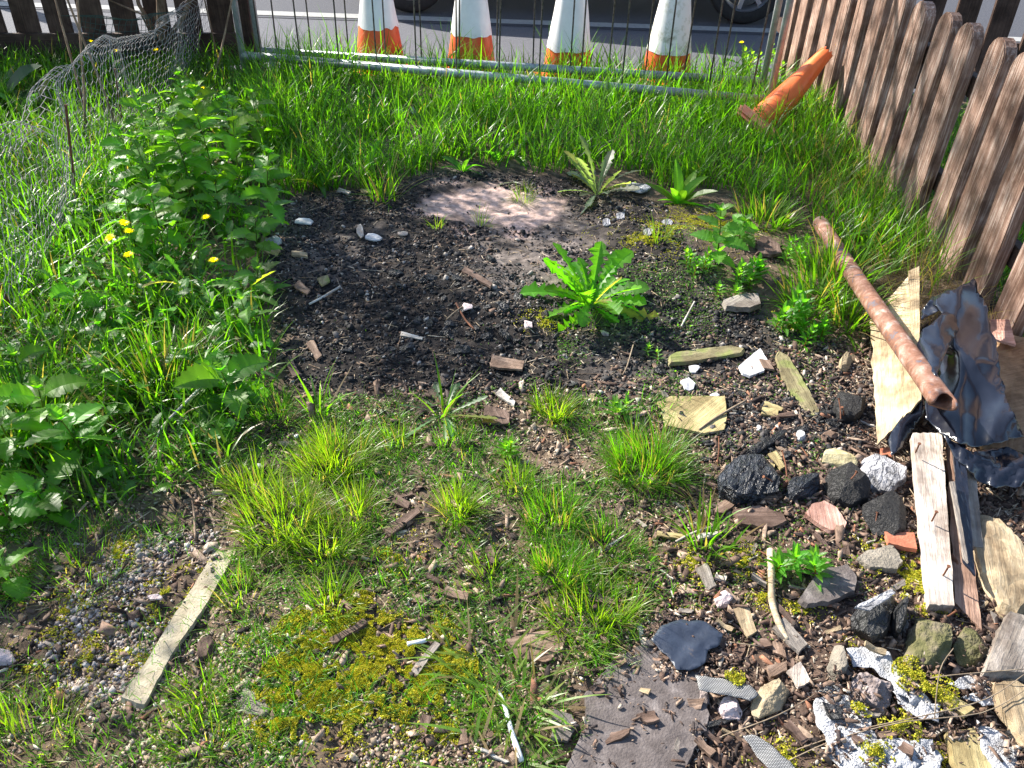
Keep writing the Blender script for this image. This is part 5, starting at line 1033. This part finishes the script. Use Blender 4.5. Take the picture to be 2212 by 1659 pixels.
# notable wood chips : one by one
CH = [(715, 1385, 790, 1342, 14, 'curled bark chip on moss, low centre left', 'bark'), (895, 1452, 945, 1385, 18, 'grey brown splinter beside the white straw', 'greyplank'), (835, 1150, 905, 1100, 26, 'dark curled bark piece in the centre grass', 'bark'), (850, 1075, 885, 1090, 20, 'pair of dark bark flakes above the curled piece', 'bark'),
 (960, 1275, 1010, 1290, 20, 'brown chip left of the small wood block', 'chip'), (895, 1290, 940, 1300, 18, 'flat brown chip below the central grass', 'chip'), (1055, 1180, 1065, 1215, 16, 'upright brown splinter above the small wood block', 'bark'), (1515, 1220, 1540, 1268, 30, 'rectangular grey wood block left of the peeled stick', 'greyplank'),
 (1565, 1275, 1590, 1300, 18, 'brown chip beside the round pebble', 'chip'), (1600, 1310, 1625, 1370, 34, 'split yellowish wood chip under the peeled stick', 'logwood'), (1625, 1240, 1655, 1262, 12, 'grey splinter left of the moss edge', 'greyplank'), (1680, 1345, 1735, 1400, 40, 'broad grey bark flake right of the peeled stick', 'greyplank'),
 (1715, 1440, 1740, 1480, 34, 'bright pale bark flake above the tan stone', 'plank'), (1660, 1450, 1700, 1440, 26, 'thin pale flake by the tan stone', 'chip'), (1540, 1400, 1600, 1425, 20, 'ridged brown bark piece near the blue plastic', 'bark'), (1405, 1350, 1440, 1370, 26, 'brown chip on the edge of the blue plastic', 'chip'),
 (1450, 1325, 1530, 1365, 12, 'split grey twig piece across the blue plastic', 'greyplank'), (1590, 1070, 1680, 1075, 12, 'thin splinter under the large charred log', 'chip'), (1510, 1160, 1550, 1150, 10, 'white splinter by the open tuft', 'palewood'), (1420, 1150, 1490, 1160, 14, 'olive splinter among stalks', 'olivewood'),
 (1650, 870, 1690, 885, 14, 'green stained chip left of the mossy slat', 'olivewood'), (1645, 888, 1680, 892, 16, 'second green stained chip below the first', 'olivewood'), (1665, 900, 1715, 893, 9, 'thin reddish splinter by the stained chips', 'bark'), (1545, 1245, 1570, 1250, 10, 'small pale chip by the grey block', 'plank'),
 (1660, 1290, 1720, 1350, 14, 'long dark splinter crossing behind the stick', 'bark'), (1650, 1060, 1668, 1000, 14, 'pale curved splinter right of the large charred log', 'olivewood'), (1670, 975, 1690, 1010, 20, 'green stained flake behind the tapering lump', 'olivewood'), (1380, 1350, 1400, 1420, 8, 'thin stalk like splinter beside the slate', 'palewood'),
 (1810, 1600, 1760, 1540, 20, 'grey brown bark flake on the mulch near the fabric', 'bark'), (1700, 1560, 1740, 1600, 18, 'ridged bark flake left of the fabric', 'bark'), (1505, 1595, 1540, 1630, 16, 'pinkish brown chip on the slate edge', 'chip'), (1270, 1290, 1330, 1300, 14, 'brown chip in front of the dense tuft', 'chip'),
 (1060, 780, 1130, 790, 26, 'crumpled brown leaf like scrap in front of the ash heap', 'chip'), (1045, 895, 1100, 900, 40, 'brown square scrap in the centre under pale splinters', 'bark'), (1000, 580, 1060, 615, 14, 'charred stick end on the ash heap', 'bark'), (630, 545, 665, 548, 12, 'yellowish flake on the left of the burnt soil', 'logwood'),
 (560, 520, 605, 545, 30, 'tan leaf like flake under the nettles', 'logwood'), (640, 610, 665, 632, 18, 'rolled brown leaf near the lone stick', 'chip'), (668, 735, 690, 770, 16, 'upright brown flake low left of burnt soil', 'chip'), (620, 770, 640, 810, 18, 'reddish flake beside the nettle foot', 'bark'), (690, 610, 712, 600, 16, 'greenish lump near the lone stick', 'mossywood'),
 (730, 408, 755, 416, 10, 'whitish flake at the back edge of the burnt soil', 'plank'), (780, 412, 800, 410, 8, 'olive flake at the back edge of the burnt soil', 'olivewood'), (1075, 845, 1112, 872, 12, 'bleached splinter on the brown square scrap', 'palewood'), (1760, 1150, 1790, 1185, 12, 'dark splinter below the pinkish slab', 'bark'),
 (1590, 1480, 1560, 1470, 8, 'teal edged thread scrap by the weave ribbon', 'tarp'), (2000, 1560, 2080, 1530, 18, 'burnt black branch piece lying over the fabric', 'char'), (1480, 1580, 1600, 1545, 14, 'dark burnt twig in front of the tan stone', 'char'), (1850, 1530, 1870, 1560, 20, 'brown flake under the slag lump', 'bark')]
for i, (x0, y0, x1, y1, w_, lab, mt) in enumerate(CH):
    solid('wood_chip', lab, 'wood chip', [(a+random.uniform(-2, 2), b+random.uniform(-2, 2)) for a, b in sq(x0, y0, x1, y1, w_, w_*random.uniform(.5, .95))], random.uniform(.005, .009), M[mt], .006, .003, .0025, 1.02, seed=40+i, bend=random.uniform(-.003, .004), gridm=.008)
# many smaller loose chips : individual copies of 8 prototypes
protos = []
for i in range(8):
    mt = ['chip', 'bark', 'greyplank', 'chip', 'logwood', 'bark', 'char', 'palewood'][i]
    w2 = [16, 22, 12, 26, 9, 15, 20, 6][i]
    o = solid('bark_chip', 'x', 'wood chip', [(a+random.uniform(-4, 4), b+random.uniform(-4, 4)) for a, b in sq(1450, 1200, 1450+[30, 24, 38, 26, 34, 44, 26, 44][i], 1200+random.uniform(-6, 6), w2, w2*.7)], .006, M[mt], .004, .004, .003, 1.02, seed=90+i, bend=.003, gridm=.007, group='loose chips in the mulch'); protos.append(o)
KN = ['small loose brown chip of wood in the mulch', 'small loose dark bark flake in the mulch', 'small loose grey splinter in the mulch', 'small loose wide brown chip in the mulch', 'small loose yellowish splinter in the mulch', 'small loose long bark strip in the mulch', 'small loose charred chip among cinders', 'small loose bleached splinter on the soil']
for i in range(230):
    k = random.choice([0, 0, 1, 1, 2, 3, 4, 5, 5, 6, 6, 7])
    for _ in range(50):
        x, y = (random.uniform(1280, 2150), random.uniform(760, 1655)) if random.random() < .8 else (random.uniform(620, 1300), random.uniform(600, 1655))
        if not inpoly(np.array([float(x)]), np.array([float(y)]), SLAB)[0]: break
    if k == 6: x, y = random.uniform(700, 1850), random.uniform(560, 1000)
    if i < 8: o = protos[i]; k = i
    else: o = protos[k].copy(); COL.objects.link(o)
    g = G(x, y); sc = random.uniform(.45, 1.1); o.location = (g[0], g[1], g[2]+.006*sc+.002); o.rotation_euler = (random.uniform(-.3, .3), random.uniform(-.3, .3), random.uniform(0, 6.28)); o.scale = (sc, sc*random.uniform(.6, 1.1), sc)
    o['label'] = KN[k]; o['group'] = KN[k].replace('small loose', 'loose')
# ---- sticks
stick('peeled_stick', 'thick peeled curved stick standing out of the mulch, lower right', 'stick', [(1664, 1188, .02), (1666, 1240, .018), (1668, 1300, .012), (1684, 1350, .006), (1700, 1385, .004)], (.0085, .0075), M['stickwood'], 10)
stick('white_tube', 'thin white plastic tube lying under grass, bottom centre', 'tube', [(1075, 1490, .0), (1090, 1525, .004), (1105, 1580, .006), (1127, 1645, .004)], (.004, .0065), M['whitetube'])
stick('white_straw', 'short white plastic straw piece on the moss', 'straw', [(880, 1392, .004), (900, 1388, .005), (921, 1383, .004)], (.0055, .005), M['whitetube'])
stick('pale_stick', 'straight pale stick on the left of the burnt soil', 'stick', [(668, 657, .004), (700, 640, .006), (735, 619, .006)], (.004, .0045), M['palewood'])
solid('bleached_splinter', 'bleached white splinter in front of the ash heap', 'stick', sq(866, 720, 912, 730, 9, 5), .004, M['palewood'], .006, .002, .001)
stick('long_twig', 'long bare grey twig rising over the left grass', 'twig', [(305, 990, .01), (330, 965, .02), (352, 920, .06), (410, 860, .08), (460, 807, .1)], (.0028, .0035), M['palewood'])
stick('curved_twig', 'thin reddish curved twig above the wooden strip', 'twig', [(345, 1030, .01), (405, 1065, .02), (418, 1100, .02), (422, 1168, .004)], (.002, .003), M['trunk'])
stick('bent_twig', 'thin bent twig at the lower left moss', 'twig', [(165, 1108, .01), (190, 1085, .03), (115, 1170, .004)] [::-1], (.0015, .002), M['twig'])
stick('burnt_twig', 'twig rising from the ground cover right of centre', 'twig', [(1345, 810, .002), (1355, 790, .01), (1368, 745, .03)], (.003, .002), M['twig'])
stick('bleached_twig', 'bleached twig standing in the cinders above the grooved slat', 'twig', [(1472, 705, .0), (1485, 680, .01), (1500, 652, .02)], (.0035, .003), M['palewood'])
stick('crossing_twig', 'twig lying across the square yellow board', 'twig', [(1510, 928, .012), (1550, 900, .016), (1612, 865, .016)], (.003, .004), M['twig'])
stick('red_twig', 'reddish burnt twig on the ash heap', 'twig', [(985, 655, .01), (1005, 690, .012), (1025, 712, .008)], (.0035, .003), M['rust'])
stick('short_twig', 'second short burnt twig on the ash heap', 'twig', [(965, 690, .01), (985, 672, .012), (1010, 655, .01)], (.0025, .002), M['twig'])
stick('grey_twig', 'grey twig left of the rotten wood', 'twig', [(1460, 1170, .004), (1500, 1150, .01), (1540, 1138, .01)], (.003, .0035), M['palewood'])
stick('dark_branch', 'dark branch with bark along the right of the peeled stick', 'stick', [(1560, 1330, .004), (1600, 1360, .01), (1650, 1400, .008)], (.004, .003), M['bark'])
DS = [('lowest long dry stalk sweeping across the bottom right corner', [(1680, 1655, .01), (1800, 1600, .03), (1950, 1560, .05), (2120, 1540, .06), (2215, 1490, .06)]), ('middle long dry stalk above the fabric', [(1720, 1620, .01), (1840, 1580, .03), (2000, 1545, .06), (2130, 1510, .07), (2215, 1455, .07)]), ('upper dry stalk crossing the yellowish plank', [(2010, 1465, .05), (2060, 1458, .06), (2215, 1445, .07)]), ('thin stalk rising beside the mossy boulder', [(2018, 1560, .02), (2030, 1450, .08), (2060, 1400, .1)]), ('dry stalk across mulch left of fabric', [(1470, 1370, .01), (1560, 1385, .015), (1640, 1395, .01)]), ('very thin stalk across the tan stone', [(1560, 1590, .01), (1680, 1545, .06), (1760, 1500, .02)])]
for lab, pts in DS: stick('dry_stalk', lab, 'stalk', pts, (.0014, .001), M['twig'], 6, knob=.05)
for i, (x, y, x2, y2, l) in enumerate([(130, 40, 195, 300, 'pale shrub shoot rising before the dark fence, leftmost'), (185, 320, 165, -30, 'pale straight shoot right of the leftmost one'), (150, 10, 270, 330, 'leaning pale shoot through the netting'), (455, 190, 505, -20, 'pale dead stem by the end of the netting'), (470, 150, 440, -10, 'thin dead stem behind the netting end')]):
    yb = max(y, y2); xb = x if y > y2 else x2; xt = x2 if y > y2 else x; yt = min(y, y2); g = G(xb, yb); t = PY(xt, yt, g[1]+.05); gg = Vector(g); tt = Vector(t); ex_ = gg+(tt-gg)*1.9; b = MB(); b.tube([gg, gg*.6+tt*.4+Vector((.01, 0, 0)), tt, ex_], [.007, .006, .005, .003], 7)
    tag(b.build('bare_shoot', M['trunk'], None, True, False), l, 'shoot')
# rusty stakes
for (x, y, tx, ty, l) in [(168, 468, 142, 226, 'rusty angle stake holding the netting, the tallest'), (268, 292, 248, 148, 'rusty stake farther back behind the netting'), (42, 705, -12, 590, 'rusty stake at the left edge of the picture')]:
    g = G(x, y); t = PY(tx, ty, g[1]); b = MB(); g = Vector(g); t = Vector(t); b.tube([g, (g+t)/2, t], .0055, 6); tag(b.build('rusty_stake', M['rust'], None, False, False), l, 'stake')
# ---- white woven fabric pieces
hfab = lambda k, a=.012: (lambda x, y: .02+a*ridged(x, y, .012, k)+a*.4*ridged(x, y, .04, k))
FAB = [([(1755, 1515), (1790, 1500), (1840, 1500), (1870, 1530), (1890, 1580), (1960, 1600), (1990, 1640), (1960, 1700), (1870, 1700), (1800, 1650), (1780, 1590), (1760, 1550)], 'largest white fabric patch at the bottom right, below the slag lump'),
       ([(1830, 1400), (1870, 1396), (1920, 1412), (1945, 1450), (1985, 1475), (2010, 1520), (1975, 1530), (1930, 1480), (1890, 1445), (1845, 1440)], 'white fabric strip showing above the slag lump'),
       ([(2045, 1475), (2085, 1460), (2130, 1470), (2150, 1500), (2155, 1525), (2110, 1520), (2080, 1508), (2110, 1490), (2060, 1482)], 'curled white fabric piece by the yellowish plank'),
       ([(2110, 1560), (2160, 1580), (2200, 1620), (2190, 1700), (2160, 1690), (2120, 1620)], 'white fabric piece at the bottom right corner beside the grooved plank'),
       ([(1960, 1600), (2010, 1595), (2035, 1640), (2030, 1700), (1970, 1700)], 'white fabric showing left of the grooved plank'),
       ([(1935, 1490), (1975, 1500), (2030, 1525), (2025, 1560), (1985, 1550), (1940, 1520)], 'white fabric with green mould between slag and burnt branch')]
for i, (pl, l) in enumerate(FAB): sheet('white_fabric', l, 'fabric', pl, hfab(i), M['fabric'], 9, .001, 20+i, 9, 'pieces of white fabric')
sheet('weave_ribbon', 'white woven ribbon half under the tan stone', 'fabric', [(1502, 1458), (1560, 1466), (1620, 1480), (1640, 1500), (1620, 1512), (1560, 1500), (1510, 1490)], lambda x, y: .025+.003*ridged(x, y, .02, 4), M['weave'], 9, .001, 30, 2)
sheet('weave_ribbon', 'frayed white woven ribbon at the bottom edge', 'fabric', [(1605, 1590), (1625, 1585), (1660, 1605), (1700, 1640), (1740, 1680), (1690, 1690), (1640, 1640)], lambda x, y: .025+.004*ridged(x, y, .02, 6), M['weave'], 9, .001, 31, 4)
sheet('weave_ribbon', 'short white woven scrap left of the slag lump', 'fabric', [(1765, 1495), (1790, 1475), (1818, 1478), (1812, 1500)], lambda x, y: .025, M['weave'], 8, .001, 32, 2)
# ash white lumps near the rosette and litter paper
for i, (x, y, a, b, l, mt) in enumerate([(805, 512, 34, 15, 'pale grey torn flake in the middle of the left burnt soil', 'white'), (778, 498, 18, 26, 'folded pale leaf left of the torn grey flake', 'plank'), (655, 478, 34, 14, 'pale ashy flake near the back left nettle', 'white'), (590, 520, 44, 20, 'cluster of ashy flakes under the nettles', 'ashwood'), (870, 505, 26, 8, 'thin pale flake left of the clay', 'plank'), (1500, 795, 20, 16, 'ash white crumb behind the square board', 'white'), (1485, 830, 30, 26, 'crumbly white ash lump above the square board', 'white'), (1545, 853, 24, 10, 'white chip at the rear edge of the square board', 'white'), (1140, 700, 20, 16, 'pinkish chip on the ash heap', 'pinkstone'), (1010, 662, 24, 14, 'pinkish burnt shell like chip on top of the ash heap', 'pinkstone'), (1380, 405, 50, 22, 'pale ash lump beneath the ashy rosette', 'ashwood'), (1400, 500, 22, 16, 'grey ash lump on the mound', 'ashwood'), (1440, 480, 26, 12, 'silver ash flake on the mound', 'ashwood'), (1340, 465, 22, 14, 'ash flake at the right of the clay', 'ashwood'), (1310, 480, 20, 14, 'ash crumb right of the clay', 'ashwood'), (860, 240, 20, 8, 'white litter scrap hidden in the back grass, left', 'white'), (893, 238, 16, 14, 'white folded litter scrap in the back grass, right', 'white'), (560, 1006, 14, 8, 'small bluish white scrap in the turf', 'white'), (640, 942, 10, 8, 'tiny bluish scrap above the fine tuft', 'white'), (335, 1290, 30, 12, 'pale shell like flake in the gravel', 'pinkstone')]):
    solid('ash_flake', l, 'flake', blob(x, y, a, b, i, 9, irr=.3), .005, M[mt], .008, .004, .004, 1.0, dome=.004, seed=120+i, gridm=.008)
# larger cinders on the heap: individual coals
for i, (x, y) in enumerate([(1412, 1362), (1440, 1342), (1478, 1330), (1520, 1338), (1562, 1362), (1560, 1395), (1534, 1418), (1500, 1452), (1462, 1452), (1436, 1425), (1410, 1398), (1470, 1400), (1508, 1380), (1525, 1430), (1450, 1380), (1290, 1500), (1340, 1440), (1400, 1560), (1460, 1620), (1500, 1530), (1380, 1500), (1330, 1600), (1790, 1560), (1840, 1620), (1900, 1610), (1945, 1640), (1870, 1565), (1950, 1500), (1880, 1425), (2110, 1490), (2170, 1610)]):
    k = i % 8; k = 1 if k == 7 else k; o = protos[k].copy(); COL.objects.link(o); p = G(x, y); sc = random.uniform(.5, 1.15); o.location = (p[0], p[1], p[2]+(.018 if x < 1700 else .04)); o.rotation_euler = (random.uniform(-.3, .3), random.uniform(-.3, .3), random.uniform(0, 6.28)); o.scale = (sc, sc, sc); o['label'] = KN[k]; o['group'] = KN[k].replace('small loose', 'loose')
cp = []
for i in range(5): cp.append(rock('coal_lump', 'x', 'coal', blob(1000, 680, [18, 24, 14, 28, 16][i], [14, 16, 12, 18, 10][i], i+3, 8, irr=.25), [.012, .014, .01, .018, .009][i], M['char'], .1, .75, 60+i, 2, group='coal lumps on the burnt soil'))
for i in range(150):
    r = random.random()
    if r < .5: x, y = random.gauss(1010, 85), random.gauss(665, 50)
    elif r < .75: x, y = random.gauss(1130, 150), random.gauss(770, 40)
    else: x, y = random.gauss(1700, 110), random.gauss(890, 70)
    o = cp[i] if i < 5 else cp[i % 5].copy()
    if i >= 5: COL.objects.link(o)
    g = G(x, y); s = random.uniform(.45, 1.25); o.location = (g[0], g[1], g[2]-.002); o.rotation_euler = (random.uniform(-.5, .5), random.uniform(-.5, .5), random.uniform(0, 6.3)); o.scale = (s, s, s); o['label'] = 'small black coal lump among the cinders'
# ------------------------------------------------------------------ chicken wire
def netting(name, label, mat, Bp, Tp, cell, fold, seed, r=.0009, hexa=True, slump=.03):
    Bp = [Vector(b) for b in Bp]; Tp = [Vector(t) for t in Tp]; seg = [0]
    for i in range(len(Bp)-1): seg.append(seg[-1]+((Bp[i+1]-Bp[i]).length+(Tp[i+1]-Tp[i]).length)/2)
    Lt = seg[-1]; Ht = sum((t-b).length for b, t in zip(Bp, Tp))/len(Bp)*(1+fold)
    def S_(u, v):
        s = max(0, min(u, .9999))*Lt; i = max(k for k in range(len(seg)-1) if seg[k] <= s); q = (s-seg[i])/(seg[i+1]-seg[i]); q2 = q*q*(3-2*q)*.5+q*.5
        b = Bp[i].lerp(Bp[i+1], q2); t = Tp[i].lerp(Tp[i+1], q2); w_ = v*(1+fold)
        if w_ <= 1: p = b.lerp(t, w_)
        else: e = (w_-1); p = t+(b-t)*e*.8+Vector((-.10*math.sin(min(1, e/fold)*2.4)-.02, -.06*e/fold, .0))
        nz = Vector((noise.noise(Vector((s*2.2, v*2, seed))), noise.noise(Vector((s*2.2, v*2, seed+7))), noise.noise(Vector((s*2.2, v*2, seed+13)))))
        nz2 = Vector((noise.noise(Vector((s*9, v*7, seed))), noise.noise(Vector((s*9, v*7, seed+7))), noise.noise(Vector((s*9, v*7, seed+13))))); sl_ = max(0, .0)
        return p+nz*slump*2*(.3+v)+nz2*slump*.35
    b = MB(); nc = int(Lt/cell); h = cell*.95; nr = int(Ht/h); E = []
    if hexa:
        for i in range(nc):
            for j in range(nr):
                x0 = (i+(.5 if j % 2 else 0))*cell; y0 = j*h; A1 = (x0, y0); A2 = (x0+cell/2, y0+h*.32); A3 = (x0+cell, y0); A4 = (x0+cell/2, y0+h*1.0)
                E += [(A1, A2), (A2, A3), (A2, (x0+cell/2, y0+h))]
    else:
        for i in range(nc):
            for j in range(nr): E += [((i*cell, j*cell), ((i+1)*cell, j*cell)), ((i*cell, j*cell), (i*cell, (j+1)*cell))]
    for (a, c) in E:
        if max(a[0], c[0]) > Lt or max(a[1], c[1]) > Ht: continue
        p, q = S_(a[0]/Lt, a[1]/Ht), S_(c[0]/Lt, c[1]/Ht); b.tube([p, q], r, 4, cap=False)
    o = b.build(name, mat, None, False, False); return tag(o, label, 'wire netting')
def base(x, y, z=0): return P(x, y, z)
S0 = base(-120, 900); S3 = base(42, 705); S1 = base(165, 470); S2 = base(290, 300); S4 = base(400, 190); S5 = base(455, 110)
T0 = PY(-260, 520, S0[1]); T3 = PY(-60, 330, S3[1]+.1); T1 = PY(145, 160, S1[1]+.15); T2 = PY(270, 85, S2[1]); T4 = PY(385, 25, S4[1]); T5 = PY(455, -40, S5[1])
SM = base(135, 520); TM = PY(122, 262, SM[1]+.05)
netting('wire_netting', 'sagging galvanised hexagonal wire netting strung from the stakes to the shrub, left side', M['hex'], [S0, S3, SM, S1, S2, S4, S5], [T0, T3, TM, T1, T2, T4, T5], .042, .3, 2, .0011, slump=.035)
netting('green_netting', 'dark green square plastic netting behind the shrub stems at the shaded fence', M['greennet'], [PY(170, 120, 5.2), PY(330, 110, 5.3), PY(420, 90, 5.4)], [PY(175, 25, 5.2), PY(320, 35, 5.3), PY(420, 20, 5.4)], .03, .2, 5, .0016, False)
# ------------------------------------------------------------------ shrubs and hedge trees that shade the plot
def crownq(pts_r, n, size, col, seed):
    rs = np.random.RandomState(seed); Vs = []; Cs = []
    for (c, r, k) in pts_r:
        m = int(n*k); d = rs.normal(0, 1, (m, 3)); d /= np.linalg.norm(d, axis=1)[:, None]; rad = rs.uniform(.15, 1, (m, 1))**.6
        p = np.array(c)+d*rad*np.array(r)
        cl = np.array([noise.noise(Vector(q)*2.6) for q in p]); p = p[cl > -.08]; m = len(p)
        nn = rs.normal(0, 1, (m, 3)); nn /= np.linalg.norm(nn, axis=1)[:, None]; t = np.cross(nn, rs.normal(0, 1, (m, 3))); t /= np.linalg.norm(t, axis=1)[:, None]; b = np.cross(nn, t); s = rs.uniform(.6, 1.2, (m, 1))*size
        Vs.append(np.stack([p-t*s, p-b*s*.45, p+t*s, p+b*s*.45], 1).reshape(-1, 3)); Cs.append(np.repeat(np.array(col)*rs.uniform(.7, 1.3, (m, 1)), 4, 0))
    V = np.concatenate(Vs); return V, np.arange(len(V)).reshape(-1, 4), np.concatenate(Cs)
def shrub(x, y, z, label, limbs, crowns, n, seed, name='garden_shrub', cat='shrub', size=.028):
    e = empty(name, (x, y, z), label, cat); b = MB(); rn = random.Random(seed)
    for (pts, r0, r1) in limbs: b.tube(pts, [r0+(r1-r0)*i/(len(pts)-1) for i in range(len(pts))], 9)
    for (c, r, k) in crowns:
        for q in range(14):
            s0 = Vector(limbs[q % len(limbs)][0][-1]); d = Vector((rn.gauss(0, 1), rn.gauss(0, 1), rn.gauss(0, .7))).normalized(); t = Vector(c)+Vector((d.x*r[0], d.y*r[1], d.z*r[2]))*.85; b.tube([s0, s0.lerp(t, .5)+Vector((0, 0, .08)), t], [.009, .005, .002], 5)
    b.build('trunk', M['trunk'], e, True, False); V, Fq, Cc = crownq(crowns, n, size, (.05, .12, .02), seed); mkobj('crown', V, Fq, M['leaf'], e, Cc)
    return e
g = G(352, 128); B0 = Vector(g)
lim = [([B0, PY(350, 60, 5.5), PY(345, -40, 5.45), PY(330, -260, 5.4)], .035, .02), ([PY(352, 95, 5.55), PY(300, 10, 5.5), PY(250, -200, 5.4)], .016, .008), ([PY(352, 100, 5.55), PY(400, 30, 5.5), PY(470, -200, 5.4)], .02, .01), ([PY(354, 85, 5.55), PY(330, 20, 5.6), PY(290, -100, 5.6)], .012, .006), ([PY(345, 110, 5.5), PY(305, 30, 5.4), PY(235, 0, 5.3), PY(150, -160, 5.2)], .008, .004)]
for l in lim: l[0][:] = [Vector(q) for q in l[0]]
shrub(g[0], g[1], g[2], 'multi stemmed shrub with a pale trunk in front of the shaded fence', lim, [((-2.4, 5.2, 1.85), (.6, .45, .45), .5), ((-3.1, 4.75, 1.9), (.55, .45, .5), .5), ((-2.9, 4.2, 1.85), (.5, .4, .4), .4), ((-2.9, 5.3, 1.4), (.5, .4, .4), .25)], 4600, 3)
x, y = -3.4, 3.1
shrub(x, y, 0, 'leafy hedge shrub outside the left of the plot', [([Vector((x, y, 0)), Vector((x+.1, y, .6)), Vector((x+.2, y-.1, 1.2))], .04, .02)], [((-3.2, 2.9, 1.5), (.6, .8, .5), .3), ((-2.9, 2.3, 1.4), (.5, .5, .35), .12)], 3800, 8)
x, y = -5.6, 8.2
shrub(x, y, -.05, 'street tree standing beyond the shaded fence', [([Vector((x, y, -.05)), Vector((x+.1, y, 2)), Vector((x+.5, y-.1, 4))], .1, .05)], [((-4.1, 7.9, 5.0), (1.3, 1.2, .9), .6), ((-3.2, 7.0, 4.6), (.8, .9, .6), .25)], 4200, 12, 'street_tree', 'tree', .05)
x, y = -4.9, 6.5
shrub(x, y, -.05, 'unseen dense bush added to shade the left corner, outside the far left end of the fence', [([Vector((x, y, -.05)), Vector((x+.1, y, .6)), Vector((x+.2, y-.1, 1.2))], .04, .02)], [((-4.75, 6.3, 1.5), (.8, .6, .6), .7), ((-4.9, 5.6, 1.5), (.6, .6, .5), .5), ((-4.5, 4.9, 1.55), (.45, .6, .5), .45)], 5200, 18)  # bush out of view, added to block sun from the far left corner
bpy.context.view_layer.update(); PX_ = []; PY_ = []; PZ_ = []
for o in [q for q in bpy.data.objects if q.get('category') in ('charred wood', 'stone', 'block', 'slab', 'tile', 'wood chip', 'board', 'slat', 'bark', 'plaster', 'stump', 'coal', 'log', 'plank') and q.type == 'MESH' and 'small' not in q.get('label', '')]:
    dx, dy = o.dimensions.x/2, o.dimensions.y/2; a = o.rotation_euler.z; m = int(500*(dx+dy)); loc = o.matrix_world.translation
    if max(dx, dy) > .25 or 'slate' in o['label']: continue
    th = RS.uniform(0, 6.283, m); rr = RS.uniform(.86, 1.18, m); u = np.cos(th)*dx*rr; v_ = np.sin(th)*dy*rr; X = loc.x+u*math.cos(a)-v_*math.sin(a); Y = loc.y+u*math.sin(a)+v_*math.cos(a)
    PX_.append(X); PY_.append(Y); PZ_.append(RS.uniform(0, .006, m))
X = np.concatenate(PX_); Y = np.concatenate(PY_); n = len(X); s = np.clip(np.exp(RS.normal(-5.9, .5, n)), .001, .007); bz = X+Y*0; pxx, pyy = proj(X, Y, H(X, Y)); bt = inpoly(pxx, pyy, BURNT)[:, None]
c0 = np.where(bt, pal(n, [(.013, .013, .015), (.04, .04, .04), (.14, .1, .08)], [60, 25, 15]), pal(n, [(.075, .045, .033), (.17, .11, .08), (.3, .22, .16), (.04, .03, .025)], [30, 30, 18, 22]))
v, f, c = crumbs(X, Y, s*U(1, 2.5, n), s*U(.5, 1, n), s*U(.3, .7, n), c0, tilt=.5); v[:, 2] += np.repeat(np.concatenate(PZ_), 8)
tag(mkobj('packed_crumbs', v, f, M['grain'], None, c), 'loose soil and crumbs packed round the foot of the rubble pieces', 'soil crumbs', kind='stuff')
